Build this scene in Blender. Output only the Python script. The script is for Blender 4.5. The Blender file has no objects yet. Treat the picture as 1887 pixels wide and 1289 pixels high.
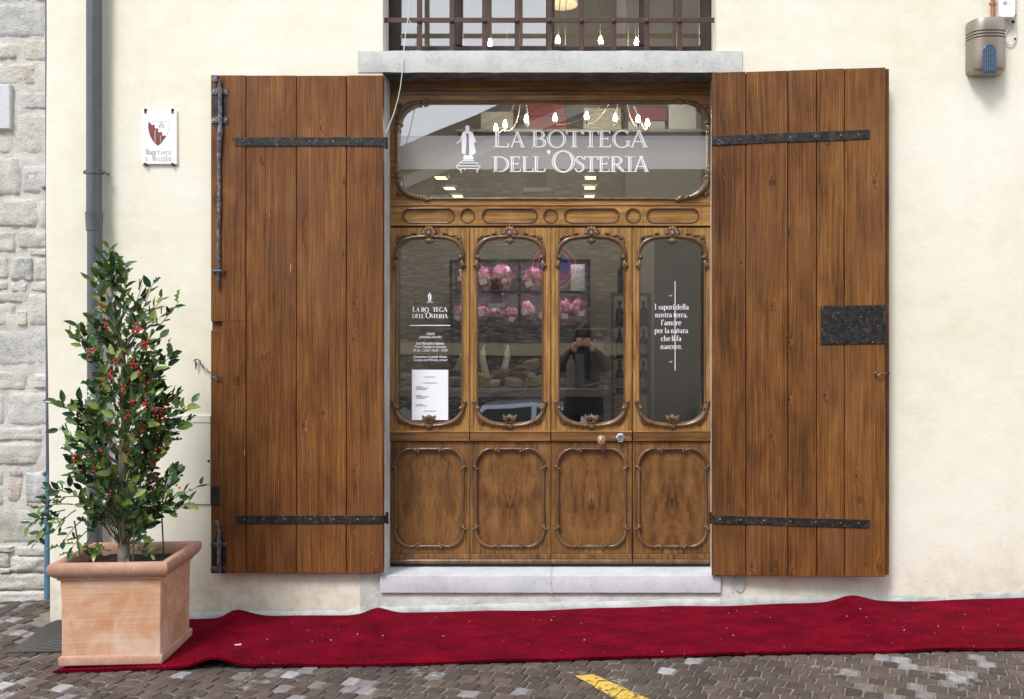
import bpy, bmesh, math, random
from mathutils import Vector, Matrix, Quaternion, noise as mnoise
PI = math.pi
R = math.radians
sc = bpy.context.scene
COL = sc.collection

# ------------------------------------------------------------------ camera
F, CAMD, CAMZ, PX0, PY0 = 1800.0, 6.0, 1.70, 1075.0, 620.0   # photo pixels: focal length, foot of the normal
IW, IH = 1887.0, 1289.0
cd = bpy.data.cameras.new('camera')
cam = bpy.data.objects.new('camera', cd); COL.objects.link(cam)
cam.location = (0, -CAMD, CAMZ); cam.rotation_euler = (R(90), 0, 0)
cd.sensor_width = 36; cd.lens = 36 * F / IW
cd.shift_x = (IW / 2 - PX0) / IW
cd.shift_y = (PY0 - IH / 2) / IW
cd.clip_end = 500; cd.clip_start = 0.02
sc.camera = cam

# ------------------------------------------------------------------ light: bright overcast day
SUN_EL, SUN_AZ = R(52), R(-28)      # high, from the street side and a little from the left
w = bpy.data.worlds.new('World'); sc.world = w; w.use_nodes = True
nt = w.node_tree
bg = nt.nodes['Background']
sky = nt.nodes.new('ShaderNodeTexSky'); sky.sky_type = 'NISHITA'; sky.sun_disc = False
sky.sun_elevation = SUN_EL; sky.sun_rotation = PI - SUN_AZ
sky.air_density = 1.0; sky.dust_density = 4.0; sky.ozone_density = 1.0
hs = nt.nodes.new('ShaderNodeHueSaturation'); hs.inputs['Saturation'].default_value = 0.22
mx = nt.nodes.new('ShaderNodeMix'); mx.data_type = 'RGBA'; mx.inputs['Factor'].default_value = 0.65
mx.inputs[7].default_value = (8.7, 9.2, 10.3, 1)
nt.links.new(sky.outputs[0], hs.inputs['Color'])
nt.links.new(hs.outputs[0], mx.inputs[6])
nt.links.new(mx.outputs[2], bg.inputs['Color'])
bg.inputs['Strength'].default_value = 0.105
sd = bpy.data.lights.new('sun', 'SUN'); so = bpy.data.objects.new('sun', sd); COL.objects.link(so)
sd.energy = 1.5; sd.angle = R(16); sd.color = (1.0, 0.975, 0.94)
sdir = Vector((math.sin(SUN_AZ) * math.cos(SUN_EL), -math.cos(SUN_AZ) * math.cos(SUN_EL), math.sin(SUN_EL)))
so.rotation_euler = sdir.to_track_quat('Z', 'Y').to_euler(); so.location = (0, -8, 12)
sc.view_settings.view_transform = 'Standard'; sc.view_settings.look = 'None'
sc.view_settings.exposure = 0.82; sc.view_settings.gamma = 1.0
sc.view_settings.use_curve_mapping = False
sc.render.engine = 'CYCLES'
sc.cycles.use_denoising = True
sc.cycles.max_bounces = 10; sc.cycles.transparent_max_bounces = 24; sc.cycles.glossy_bounces = 5
sc.cycles.sample_clamp_indirect = 6

# ------------------------------------------------------------------ helpers
def SC(y): return F / (CAMD + y)
def P(px, py, y=0.0):
    s = SC(y); return Vector(((px - PX0) / s, y, CAMZ + (PY0 - py) / s))
def XX(px, y=0.0): return (px - PX0) / SC(y)
def ZZ(py, y=0.0): return CAMZ + (PY0 - py) / SC(y)
def to_px(p):
    s = SC(p[1]); return PX0 + p[0] * s, PY0 + (CAMZ - p[2]) * s

def gz(x, y):
    z = 0.03 + 0.0245 * max(-12, min(12, x)) + 0.02 * max(-30, y)
    if y < -6.6: z -= 0.12 * (-6.6 - max(y, -15))
    return z

class MB:
    def __init__(s): s.v = []; s.f = []; s.t = []; s.mi = []; s.tone = 0.5; s.m = 0
    def add(s, vs, fs):
        b = len(s.v); s.v.extend([tuple(q) for q in vs]); s.t.extend([s.tone] * len(vs))
        for f in fs: s.f.append(tuple(b + i for i in f)); s.mi.append(s.m)
        return s
    def box(s, x0, x1, y0, y1, z0, z1):
        return s.add([(x0,y0,z0),(x1,y0,z0),(x1,y1,z0),(x0,y1,z0),(x0,y0,z1),(x1,y0,z1),(x1,y1,z1),(x0,y1,z1)],
              [(0,1,5,4),(1,2,6,5),(2,3,7,6),(3,0,4,7),(4,5,6,7),(3,2,1,0)])
    def cbox(s, x0, x1, y0, y1, z0, z1, c=0.003):   # box whose front (y0) edges are chamfered
        return s.add([(x0,y1,z0),(x1,y1,z0),(x1,y1,z1),(x0,y1,z1),(x0,y0+c,z0),(x1,y0+c,z0),(x1,y0+c,z1),(x0,y0+c,z1),
                      (x0+c,y0,z0+c),(x1-c,y0,z0+c),(x1-c,y0,z1-c),(x0+c,y0,z1-c)],
              [(3,2,1,0),(0,1,5,4),(1,2,6,5),(2,3,7,6),(3,0,4,7),(4,5,9,8),(5,6,10,9),(6,7,11,10),(7,4,8,11),(8,9,10,11)])
    def prism(s, poly, y0, y1):
        n = len(poly)
        return s.add([(a,y0,b) for a,b in poly]+[(a,y1,b) for a,b in poly],
              [tuple(range(n)), tuple(range(2*n-1,n-1,-1))]+[(i,(i+1)%n,n+(i+1)%n,n+i) for i in range(n)])
    def zprism(s, poly, z0, z1):
        n = len(poly)
        return s.add([(a,b,z0) for a,b in poly]+[(a,b,z1) for a,b in poly],
              [tuple(range(n)), tuple(range(2*n-1,n-1,-1))]+[(i,(i+1)%n,n+(i+1)%n,n+i) for i in range(n)])
    def tube(s, path, rad, seg=6, closed=False, flat=None):
        path = [Vector(p) for p in path]; n = len(path)
        if not hasattr(rad, '__len__'): rad = [rad]*n
        up = None; vs = []; fs = []
        for i in range(n):
            if closed: t = path[(i+1)%n]-path[i-1]
            else: t = path[min(i+1,n-1)]-path[max(i-1,0)]
            if t.length < 1e-9: t = Vector((0,0,1))
            t.normalize()
            if flat is not None: up = Vector(flat)
            if up is None: up = Vector((0,1,0)) if abs(t.y) < .9 else Vector((1,0,0))
            a = t.cross(up)
            if a.length < 1e-6: a = t.orthogonal()
            a.normalize(); b = a.cross(t).normalized(); up = b if flat is None else up
            for k in range(seg):
                q = 2*PI*k/seg
                vs.append(path[i]+(a*math.cos(q)+b*math.sin(q))*rad[i])
        m = n if closed else n-1
        for i in range(m):
            j = (i+1)%n
            for k in range(seg):
                l = (k+1)%seg
                fs.append((i*seg+k,i*seg+l,j*seg+l,j*seg+k))
        if not closed: fs.append(tuple(range(seg-1,-1,-1))); fs.append(tuple((n-1)*seg+k for k in range(seg)))
        return s.add(vs, fs)
    def ell(s, c, r, seg=8, rings=5, rot=None):
        vs=[]; fs=[]; c=Vector(c)
        M = rot if rot is not None else Matrix.Identity(3)
        for i in range(rings+1):
            a = PI*i/rings
            for k in range(seg):
                b = 2*PI*k/seg
                vs.append(c+M@Vector((r[0]*math.sin(a)*math.cos(b), r[1]*math.sin(a)*math.sin(b), r[2]*math.cos(a))))
        for i in range(rings):
            for k in range(seg):
                l=(k+1)%seg
                if i==0: fs.append((0,(i+1)*seg+k,(i+1)*seg+l))
                elif i==rings-1: fs.append((i*seg+k,rings*seg,i*seg+l))
                else: fs.append((i*seg+k,(i+1)*seg+k,(i+1)*seg+l,i*seg+l))
        return s.add(vs,fs)
    def lathe(s, prof, c, axis='z', seg=16):
        vs=[]; fs=[]; c=Vector(c); n=len(prof)
        for r,h in prof:
            for k in range(seg):
                a=2*PI*k/seg; u,v=r*math.cos(a),r*math.sin(a)
                vs.append(c+(Vector((u,v,h)) if axis=='z' else Vector((u,h,v)) if axis=='y' else Vector((h,u,v))))
        for i in range(n-1):
            for k in range(seg):
                l=(k+1)%seg; fs.append((i*seg+k,i*seg+l,(i+1)*seg+l,(i+1)*seg+k))
        fs.append(tuple(range(seg-1,-1,-1))); fs.append(tuple((n-1)*seg+k for k in range(seg)))
        return s.add(vs,fs)
    def grid(s, fn, nu, nv):
        return s.add([fn(i/nu,j/nv) for j in range(nv+1) for i in range(nu+1)],
              [(j*(nu+1)+i,j*(nu+1)+i+1,(j+1)*(nu+1)+i+1,(j+1)*(nu+1)+i) for j in range(nv) for i in range(nu)])
    def plate(s, outer, holes, y0, y1, side=True):
        bm=bmesh.new(); loops=[]; edges=[]
        for lp in [outer]+holes:
            vs=[bm.verts.new((a,0,b)) for a,b in lp]; loops.append(vs)
            for i in range(len(vs)): edges.append(bm.edges.new((vs[i],vs[(i+1)%len(vs)])))
        bmesh.ops.triangle_fill(bm, use_beauty=True, use_dissolve=False, edges=edges)
        bm.verts.index_update(); n=len(bm.verts); co=[v.co.copy() for v in bm.verts]
        tris=[tuple(v.index for v in f.verts) for f in bm.faces]
        lpi=[[v.index for v in l] for l in loops]; bm.free()
        fs=list(tris)+[tuple(n+i for i in reversed(t)) for t in tris]
        for l in lpi:
            for i in range(len(l)): a,b=l[i],l[(i+1)%len(l)]; fs.append((a,b,n+b,n+a))
        return s.add([(c.x,y0,c.z) for c in co]+[(c.x,y1,c.z) for c in co], fs)
    def xf(s, M):
        s.v=[tuple(M@Vector(q)) for q in s.v]; return s
    def mesh(s, name, mats, smooth=None, recalc=True):
        me=bpy.data.meshes.new(name); me.from_pydata(s.v,[],s.f)
        at=me.attributes.new('tone','FLOAT','POINT'); at.data.foreach_set('value', s.t)
        for m in (mats if isinstance(mats,(list,tuple)) else [mats]): me.materials.append(m)
        if any(s.mi): me.polygons.foreach_set('material_index', s.mi)
        if recalc:
            bm=bmesh.new(); bm.from_mesh(me); bmesh.ops.recalc_face_normals(bm,faces=bm.faces); bm.to_mesh(me); bm.free()
        if smooth is not None:
            me.polygons.foreach_set('use_smooth',[True]*len(me.polygons)); me.set_sharp_from_angle(angle=R(smooth))
        me.update(); return me
    def build(s, name, mats, parent=None, smooth=None, loc=None, bevel=None, recalc=True):
        return link(name, s.mesh(name,mats,smooth,recalc), parent, loc, bevel)

def link(name, me, parent=None, loc=None, bevel=None, rot=None):
    o=bpy.data.objects.new(name, me); COL.objects.link(o)
    if parent is not None:
        o.parent=parent
        if parent.get('_w'): o.matrix_parent_inverse=Matrix.Translation(-Vector(parent['_w']))
    if loc is not None: o.location=loc
    if rot is not None: o.rotation_euler=rot
    if bevel:
        b=o.modifiers.new('bevel','BEVEL'); b.width=bevel; b.segments=2; b.limit_method='ANGLE'; b.angle_limit=R(40)
    return o
def thing(name, label, cat, loc=(0,0,0), rotz=0, group=None):
    o=bpy.data.objects.new(name,None); COL.objects.link(o); o.empty_display_size=.1
    o.location=loc; o.rotation_euler=(0,0,rotz); o['_w']=tuple(loc)
    return tag(o,label,cat,group)
def tag(o,label,cat,group=None):
    o['label']=label; o['category']=cat
    if group: o['group']=group
    return o
def stuff(o): o['kind']='stuff'; return o
def struct(o): o['kind']='structure'; return o
def lab(o,t): o['label']=t; return o

# ------------------------------------------------------------------ materials
class NT:
    def __init__(s,name):
        s.m=bpy.data.materials.new(name); s.m.use_nodes=True; s.t=s.m.node_tree
        s.b=s.t.nodes['Principled BSDF']; s.out=s.t.nodes['Material Output']
    def n(s,typ,props=None,**ins):
        nd=s.t.nodes.new('ShaderNode'+typ)
        for k,v in (props or {}).items(): setattr(nd,k,v)
        for k,v in ins.items(): s.set(nd,k,v)
        return nd
    def set(s,nd,k,v):
        k=k.replace('_',' ') if isinstance(k,str) and not k.startswith('i') else k
        if isinstance(k,str) and k[0]=='i' and k[1:].isdigit(): k=int(k[1:])
        sock=nd.inputs[k]
        if hasattr(v,'is_output') or isinstance(v,bpy.types.NodeSocket): s.t.links.new(v,sock)
        else: sock.default_value=v
    def math(s,op,a,b=None,c=None,clamp=False):
        nd=s.n('Math',{'operation':op,'use_clamp':clamp}); s.set(nd,'i0',a)
        if b is not None: s.set(nd,'i1',b)
        if c is not None: s.set(nd,'i2',c)
        return nd.outputs[0]
    def mix(s,f,a,b,mode='MIX'):
        nd=s.n('Mix',{'data_type':'RGBA','blend_type':mode,'clamp_factor':True})
        s.set(nd,'i0',f); s.set(nd,'i6',a); s.set(nd,'i7',b); return nd.outputs[2]
    def ramp(s,f,stops,interp='LINEAR'):
        nd=s.n('ValToRGB'); e=nd.color_ramp.elements; nd.color_ramp.interpolation=interp
        while len(e)<len(stops): e.new(.5)
        for q,(p,c) in zip(e,stops):
            q.position=p; q.color=(c,c,c,1) if not hasattr(c,'__len__') else (*c,1)[:4]
        s.set(nd,'i0',f); return nd.outputs[0]
    def noise(s,vec,scale,detail=3,rough=.55,dist=0):
        nd=s.n('TexNoise',None,Scale=scale,Detail=detail,Roughness=rough,Distortion=dist)
        if vec is not None: s.set(nd,'Vector',vec)
        return nd.outputs[0]
    def obj(s): return s.n('TexCoord').outputs['Object']
    def world(s): return s.n('NewGeometry').outputs['Position']
    def scale(s,vec,k):
        nd=s.n('VectorMath',{'operation':'MULTIPLY'}); s.set(nd,'i0',vec); s.set(nd,'i1',k); return nd.outputs[0]
    def addv(s,a,b):
        nd=s.n('VectorMath',{'operation':'ADD'}); s.set(nd,'i0',a); s.set(nd,'i1',b); return nd.outputs[0]
    def rnd(s): return s.n('ObjectInfo').outputs['Random']
    def sep(s,v):
        nd=s.n('SeparateXYZ'); s.set(nd,'i0',v); return nd.outputs
    def comb(s,x,y,z):
        nd=s.n('CombineXYZ'); s.set(nd,'i0',x); s.set(nd,'i1',y); s.set(nd,'i2',z); return nd.outputs[0]
    def mapr(s,v,a,b,c=0.0,d=1.0):
        nd=s.n('MapRange',{'clamp':True}); s.set(nd,'i0',v); s.set(nd,'i1',a); s.set(nd,'i2',b); s.set(nd,'i3',c); s.set(nd,'i4',d); return nd.outputs[0]
    def bump(s,h,dist,strength=1.0,normal=None):
        nd=s.n('Bump',None,Strength=strength,Distance=dist,Height=h)
        if normal is not None: s.set(nd,'Normal',normal)
        s.set(s.b,'Normal',nd.outputs[0]); return nd.outputs[0]
    def col(s,c): s.set(s.b,'Base_Color',c if hasattr(c,'is_output') or isinstance(c,bpy.types.NodeSocket) else (*c,1)[:4]); return s
    def rough(s,r): s.set(s.b,'Roughness',r); return s
    def p(s,**k):
        for a,v in k.items(): s.set(s.b,a,v)
        return s

def simple(name,c,rough=.6,metal=0.0,var=.12,nscale=25,bump=0.0):
    t=NT(name); o=t.obj(); n=t.noise(o,nscale,4)
    k=t.mapr(n,.25,.75,1-var,1+var)
    t.col(t.mix(1.0,(*c,1),t.comb(k,k,k),'MULTIPLY')); t.rough(rough).p(Metallic=metal)
    if bump: t.bump(n,bump)
    return t.m

M={}
def pine(name,P_):
    t=NT(name); o=t.obj(); r=t.rnd()
    v=t.addv(o,t.comb(t.math('MULTIPLY',r,17.3),0,t.math('MULTIPLY',r,53.1)))
    x,y,z=t.sep(v)
    warp=t.math('MULTIPLY',t.math('SUBTRACT',t.noise(t.comb(t.math('MULTIPLY',x,2.2),0,t.math('MULTIPLY',z,.55)),1.0,2),.5),.085)
    vo=t.n('TexVoronoi',{'voronoi_dimensions':'2D'},Scale=1.0); t.set(vo,'Vector',t.comb(t.math('MULTIPLY',x,8.5),t.math('MULTIPLY',z,3.1),0))
    d=vo.outputs['Distance']
    on=t.math('GREATER_THAN',t.sep(vo.outputs['Color'])[0],.76)
    kn=t.math('MULTIPLY',t.mapr(d,.02,.30,1,0),on); kn2=t.math('MULTIPLY',kn,kn)
    u=t.math('ADD',t.math('ADD',x,warp),t.math('MULTIPLY',kn2,.035))
    ring=t.math('SINE',t.math('MULTIPLY',u,620)); ring=t.math('MULTIPLY_ADD',ring,.5,.5)
    ring=t.math('POWER',ring,1.6)
    fine=t.noise(t.comb(t.math('MULTIPLY',u,230),t.math('MULTIPLY',y,60),t.math('MULTIPLY',z,5)),1.0,4,.7)
    streak=t.noise(t.comb(t.math('MULTIPLY',u,62),0,t.math('MULTIPLY',z,1.3)),1.0,4,.65)
    blot=t.noise(t.comb(t.math('MULTIPLY',x,7),y,t.math('MULTIPLY',z,2.2)),1.0,4,.6)
    f=t.math('ADD',t.math('MULTIPLY',ring,.11),t.math('ADD',t.math('MULTIPLY',streak,.56),t.math('MULTIPLY',fine,.40)))
    f=t.math('ADD',f,t.math('MULTIPLY',t.math('SUBTRACT',blot,.5),.44))
    f=t.math('ADD',f,t.math('MULTIPLY',t.math('SUBTRACT',r,.5),.13))
    c=t.ramp(f,P_)
    big=t.noise(t.comb(t.math('MULTIPLY',t.sep(t.world())[0],2.1),0,t.math('MULTIPLY',t.sep(t.world())[2],1.2)),1.0,4,.65)
    c=t.mix(t.mapr(big,.50,.68,0,.50),c,(.150,.066,.030,1)); c=t.mix(t.mapr(big,.46,.32,0,.45),c,(.060,.019,.0065,1))
    core=t.math('MULTIPLY',t.mapr(d,.022,.055,1,0),on)
    c=t.mix(t.math('MULTIPLY',core,.85),c,(.028,.010,.004,1))
    ringk=t.math('MULTIPLY',t.math('MULTIPLY',t.mapr(d,.055,.08,0,1),t.mapr(d,.08,.12,1,0)),on)
    c=t.mix(t.math('MULTIPLY',ringk,.35),c,(.055,.019,.006,1))
    # chips of bare wood and worm holes
    ch=t.noise(t.comb(t.math('MULTIPLY',x,55),0,t.math('MULTIPLY',z,9)),1.0,2,.5)
    c=t.mix(t.mapr(ch,.745,.765,0,.85),c,(.62,.40,.17,1))
    ho=t.noise(t.comb(t.math('MULTIPLY',x,120),3,t.math('MULTIPLY',z,70)),1.0,1,.4)
    c=t.mix(t.mapr(ho,.765,.785,0,.9),c,(.012,.005,.003,1))
    pt=t.noise(t.comb(t.math('MULTIPLY',x,48),7,t.math('MULTIPLY',z,20)),1.0,2,.55)
    c=t.mix(t.mapr(pt,.70,.75,0,.85),c,(.016,.006,.003,1))
    t.col(c); t.rough(t.mapr(fine,.3,.7,.36,.55)); t.p(Specular_IOR_Level=.28)
    h=t.math('ADD',t.math('MULTIPLY',ring,.5),t.math('ADD',fine,t.math('MULTIPLY',core,-.6)))
    t.bump(h,.0016,.7)
    return t.m
def walnut(name,stops,k=1.0,axis='z',book=False,rough=(.28,.46)):
    t=NT(name); o=t.obj(); r=t.rnd(); x,y,z=t.sep(o)
    if axis=='x': x,z=z,x
    if book: x=t.math('ABSOLUTE',t.math('ADD',x,t.math('MULTIPLY',t.math('SUBTRACT',t.noise(o,9,2),.5),.004)))
    off=t.comb(t.math('MULTIPLY',r,31.7),t.math('MULTIPLY',r,11.1),t.math('MULTIPLY',r,71.3))
    v=t.addv(t.comb(x,y,z),off)
    if book:
        w1=t.n('TexNoise',None,Scale=3.3,Detail=3.0,Roughness=.55); t.set(w1,'Vector',v)
        vv=t.addv(v,t.scale(w1.outputs['Color'],(.10,0,.24)))
        a=t.noise(t.scale(vv,(11,1,2.4)),1.0,2,.5)
        bands=t.math('MULTIPLY_ADD',t.math('SINE',t.math('MULTIPLY',a,95)),.5,.5)
        eye=t.noise(t.scale(vv,(17,1,4.2)),1.0,5,.68)
        f=t.math('ADD',t.math('MULTIPLY',bands,.07),t.math('MULTIPLY',eye,.83))
        # crotch figure that flames out from the middle seam
        cx=t.mapr(x,0,.12,1,0); fl=t.noise(t.scale(vv,(30,1,7)),1.0,3,.6)
        cz=t.mapr(t.math('ABSOLUTE',t.math('ADD',z,.03)),0,.16,1,0)
        f=t.math('SUBTRACT',f,t.math('MULTIPLY',t.math('MULTIPLY',cx,cz),t.mapr(fl,.42,.7,0,.42)))
    else:
        w1=t.noise(t.scale(v,(5,1,1.2)),1.0,2)
        u=t.math('ADD',t.sep(v)[0],t.math('MULTIPLY',w1,.05))
        st=t.noise(t.comb(t.math('MULTIPLY',u,70*k),0,t.math('MULTIPLY',z,2.2)),1.0,4,.6)
        bl=t.noise(t.scale(v,(9,1,4)),1.0,3,.6)
        f=t.math('ADD',t.math('MULTIPLY',st,.62),t.math('MULTIPLY',bl,.42))
    fine=t.noise(t.scale(v,(420,420,26)),1.0,2,.6)
    f=t.math('ADD',f,t.math('MULTIPLY',t.math('SUBTRACT',fine,.5),.16))
    c=t.ramp(f,stops); t.col(c)
    t.rough(t.mapr(fine,.3,.7,rough[0],rough[1])); t.p(Specular_IOR_Level=.35,Coat_Weight=.22,Coat_Roughness=.16)
    t.bump(fine,.0006,.6)
    return t.m
def plaster():
    t=NT('cream_plaster'); o=t.obj(); x,y,z=t.sep(o)
    n1=t.noise(o,.9,5,.6); n2=t.noise(o,6,5,.65); n3=t.noise(o,60,3,.6)
    f=t.math('ADD',t.math('MULTIPLY',n1,.6),t.math('MULTIPLY',n2,.4))
    c=t.ramp(f,[(.32,(.73,.685,.52)),(.5,(.80,.77,.645)),(.68,(.835,.82,.72))])
    # rain dirt splashed up near the pavement, with a ragged shape of its own
    dm=t.math('MULTIPLY',t.mapr(t.math('ADD',z,t.math('MULTIPLY',n2,.5)),.25,.62,1,0),t.mapr(t.noise(o,9,5,.7),.36,.68,0,.75))
    c=t.mix(dm,c,(.50,.44,.31,1))
    sp=t.noise(o,95,1,.4)
    c=t.mix(t.math('MULTIPLY',t.mapr(sp,.74,.78,0,.6),t.mapr(z,.2,.7,1,.12)),c,(.33,.29,.22,1))
    # run marks under the eaves
    rn=t.noise(t.comb(t.math('MULTIPLY',x,7),y,t.math('MULTIPLY',z,.35)),1.0,4,.6)
    c=t.mix(t.mapr(rn,.55,.8,0,.22),c,(.66,.63,.52,1))
    # hairline cracks
    wv=t.n('TexNoise',None,Scale=4.0,Detail=4.0); t.set(wv,'Vector',o)
    vo=t.n('TexVoronoi',{'feature':'DISTANCE_TO_EDGE'},Scale=1.15); t.set(vo,'Vector',t.addv(o,t.scale(wv.outputs['Color'],(.35,.35,.35))))
    cr=t.math('MULTIPLY',t.mapr(vo.outputs['Distance'],.0012,.004,1,0),t.mapr(t.noise(o,1.3,2),.52,.60,0,1))
    c=t.mix(t.math('MULTIPLY',cr,.12),c,(.48,.45,.38,1))
    t.col(c); t.rough(.88); t.p(Specular_IOR_Level=.2)
    t.bump(t.math('ADD',t.math('MULTIPLY',n2,1.0),t.math('ADD',t.math('MULTIPLY',n3,.16),t.math('MULTIPLY',cr,-.06))),.008,.55)
    return t.m
def stone(name,c1,c2,c3,scale=6,bump=.008,rough=.85,tint=None):
    t=NT(name); o=t.obj(); r=t.rnd(); v=t.addv(o,t.comb(t.math('MULTIPLY',r,9),t.math('MULTIPLY',r,23),0))
    n1=t.noise(v,scale,6,.65); n2=t.noise(v,scale*9,4,.6); n3=t.noise(v,scale*.35,3,.5)
    f=t.math('ADD',t.math('MULTIPLY',n1,.55),t.math('ADD',t.math('MULTIPLY',n2,.25),t.math('MULTIPLY',n3,.2)))
    c=t.ramp(f,[(.34,c1),(.5,c2),(.66,c3)])
    pit=t.mapr(t.noise(v,scale*14,2,.5),.68,.74,0,.7)
    c=t.mix(pit,c,tuple(q*.45 for q in c1)+(1,))
    if tint:
        sm=t.mapr(t.math('ADD',t.noise(v,7,5,.7),t.math('MULTIPLY',n2,.25)),.56,.68,0,.8)
    if tint:   # per-stone colour carried on the mesh
        a=t.n('Attribute',{'attribute_name':'tone'}).outputs['Fac']
        c=t.mix(1.0,c,t.ramp(a,tint),'MULTIPLY'); c=t.mix(sm,c,(.57,.55,.515,1))
    t.col(c); t.rough(rough); t.p(Specular_IOR_Level=.25)
    t.bump(t.math('SUBTRACT',f,t.math('MULTIPLY',pit,.25)),bump,.9)
    return t.m
def glass():
    t=NT('window_glass'); nt=t.t; nt.nodes.remove(t.b)
    tr=t.n('BsdfTransparent'); tr.inputs[0].default_value=(.93,.94,.935,1)
    gl=t.n('BsdfGlossy'); gl.inputs['Roughness'].default_value=0.0
    gl.inputs[0].default_value=(.97,.98,1,1)
    lw=t.n('Fresnel',None,IOR=1.62)
    wob=t.noise(t.obj(),2.2,1)
    bp=t.n('Bump',None,Strength=.05,Distance=.006,Height=wob); t.set(gl,'Normal',bp.outputs[0])
    f=t.math('MULTIPLY',lw.outputs[0],3.7,clamp=True)
    mxs=t.n('MixShader'); t.set(mxs,'i0',f); t.set(mxs,'i1',tr.outputs[0]); t.set(mxs,'i2',gl.outputs[0])
    t.set(t.out,'Surface',mxs.outputs[0]); return t.m
def emis(name,c,s):
    t=NT(name); t.col(c); t.p(Emission_Color=(*c,1),Emission_Strength=s); return t.m
def iron():
    t=NT('wrought_iron'); o=t.obj(); n=t.noise(o,38,5,.7); n2=t.noise(o,160,3,.6)
    c=t.ramp(n,[(.3,(.012,.011,.010)),(.5,(.03,.028,.027)),(.62,(.06,.052,.045)),(.72,(.20,.17,.13))])
    t.col(c); t.rough(t.mapr(n2,.3,.7,.38,.65)); t.p(Metallic=.55); t.bump(t.math('ADD',n,n2),.002,.7); return t.m
def worn_iron():
    t=NT('worn_steel'); o=t.obj(); n=t.noise(o,45,5,.7)
    c=t.ramp(n,[(.3,(.05,.05,.055)),(.5,(.12,.12,.13)),(.68,(.34,.34,.36))])
    t.col(c); t.rough(.42); t.p(Metallic=.7); t.bump(n,.0015,.7); return t.m
def carpet():
    t=NT('red_pile'); o=t.obj()
    n=t.noise(o,420,2,.7); b=t.noise(t.scale(o,(4.0,6.5,1)),1.0,5,.7); l=t.noise(t.scale(o,(8,80,8)),1.0,3,.6)
    f=t.math('ADD',t.math('MULTIPLY',n,.50),t.math('ADD',t.math('MULTIPLY',b,.46),t.math('MULTIPLY',l,.12)))
    c=t.ramp(f,[(.40,(.036,.0002,.002)),(.53,(.108,.0004,.007)),(.67,(.235,.0012,.016))])
    sp=t.noise(o,130,1,.3); c=t.mix(t.mapr(sp,.805,.82,0,.55),c,(.75,.42,.42,1))
    t.col(c); t.rough(.95); t.p(Sheen_Weight=.10,Sheen_Roughness=.5,Sheen_Tint=(1,.12,.2,1),Specular_IOR_Level=.02)
    t.bump(n,.004,.9); return t.m
def terracotta():
    t=NT('terracotta'); o=t.obj()
    l=t.noise(t.scale(o,(2,2,70)),1.0,3,.6); b=t.noise(o,5.5,5,.62,.8); g=t.noise(o,3.0,4,.6)
    f=t.math('ADD',t.math('MULTIPLY',b,.72),t.math('MULTIPLY',l,.28))
    c=t.ramp(f,[(.34,(.50,.245,.13)),(.46,(.575,.325,.195)),(.56,(.635,.41,.28)),(.70,(.70,.52,.40))])
    c=t.mix(t.mapr(g,.54,.66,0,.7),c,(.64,.49,.40,1))
    t.col(c); t.rough(.86); t.p(Specular_IOR_Level=.2)
    t.bump(t.math('ADD',l,t.math('MULTIPLY',t.noise(o,90,3,.6),.4)),.002,.6); return t.m
def leafm():
    t=NT('holly_leaf'); o=t.obj()
    r=t.n('Attribute',{'attribute_name':'tone'}).outputs['Fac']
    rr=t.math('FRACT',t.math('ADD',r,t.math('MULTIPLY',t.rnd(),.999)))
    c=t.ramp(rr,[(0,(.014,.046,.022)),(.36,(.024,.072,.022)),(.58,(.052,.112,.022)),(.80,(.12,.185,.034)),(1,(.23,.29,.07))])
    bf=t.n('NewGeometry').outputs['Backfacing']
    c=t.mix(t.math('MULTIPLY',bf,.75),c,(.15,.22,.055,1))
    t.col(c); t.rough(t.math('MULTIPLY_ADD',bf,.3,.22)); t.p(Specular_IOR_Level=.55,Transmission_Weight=0.0)
    t.p(Subsurface_Weight=0.0); return t.m
def cobblem():
    t=NT('porphyry_setts'); o=t.world(); a=t.n('Attribute',{'attribute_name':'tone'}).outputs['Fac']
    n=t.noise(o,28,5,.65); n2=t.noise(o,160,3,.6); n3=t.noise(o,3.1,4,.6)
    c=t.ramp(a,[(0,(.036,.029,.027)),(.25,(.066,.050,.043)),(.5,(.085,.065,.056)),(.7,(.104,.079,.065)),(.86,(.125,.096,.077)),(.90,(.13,.085,.055)),(.94,(.17,.155,.15)),(1,(.36,.355,.36))])
    k=t.mapr(n,.3,.7,.72,1.28); c=t.mix(1.0,c,t.comb(k,k,k),'MULTIPLY')
    # paler blotches on the stone faces
    pale_m=t.math('MULTIPLY',t.mapr(n3,.58,.68,0,1),t.mapr(n,.50,.62,0,.6)); c=t.mix(pale_m,c,(.50,.48,.455,1))
    t.col(c); t.rough(t.mapr(n2,.3,.7,.55,.85)); t.p(Specular_IOR_Level=.22)
    t.bump(t.math('ADD',n,t.math('MULTIPLY',n2,.4)),.004,.7); return t.m

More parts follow.
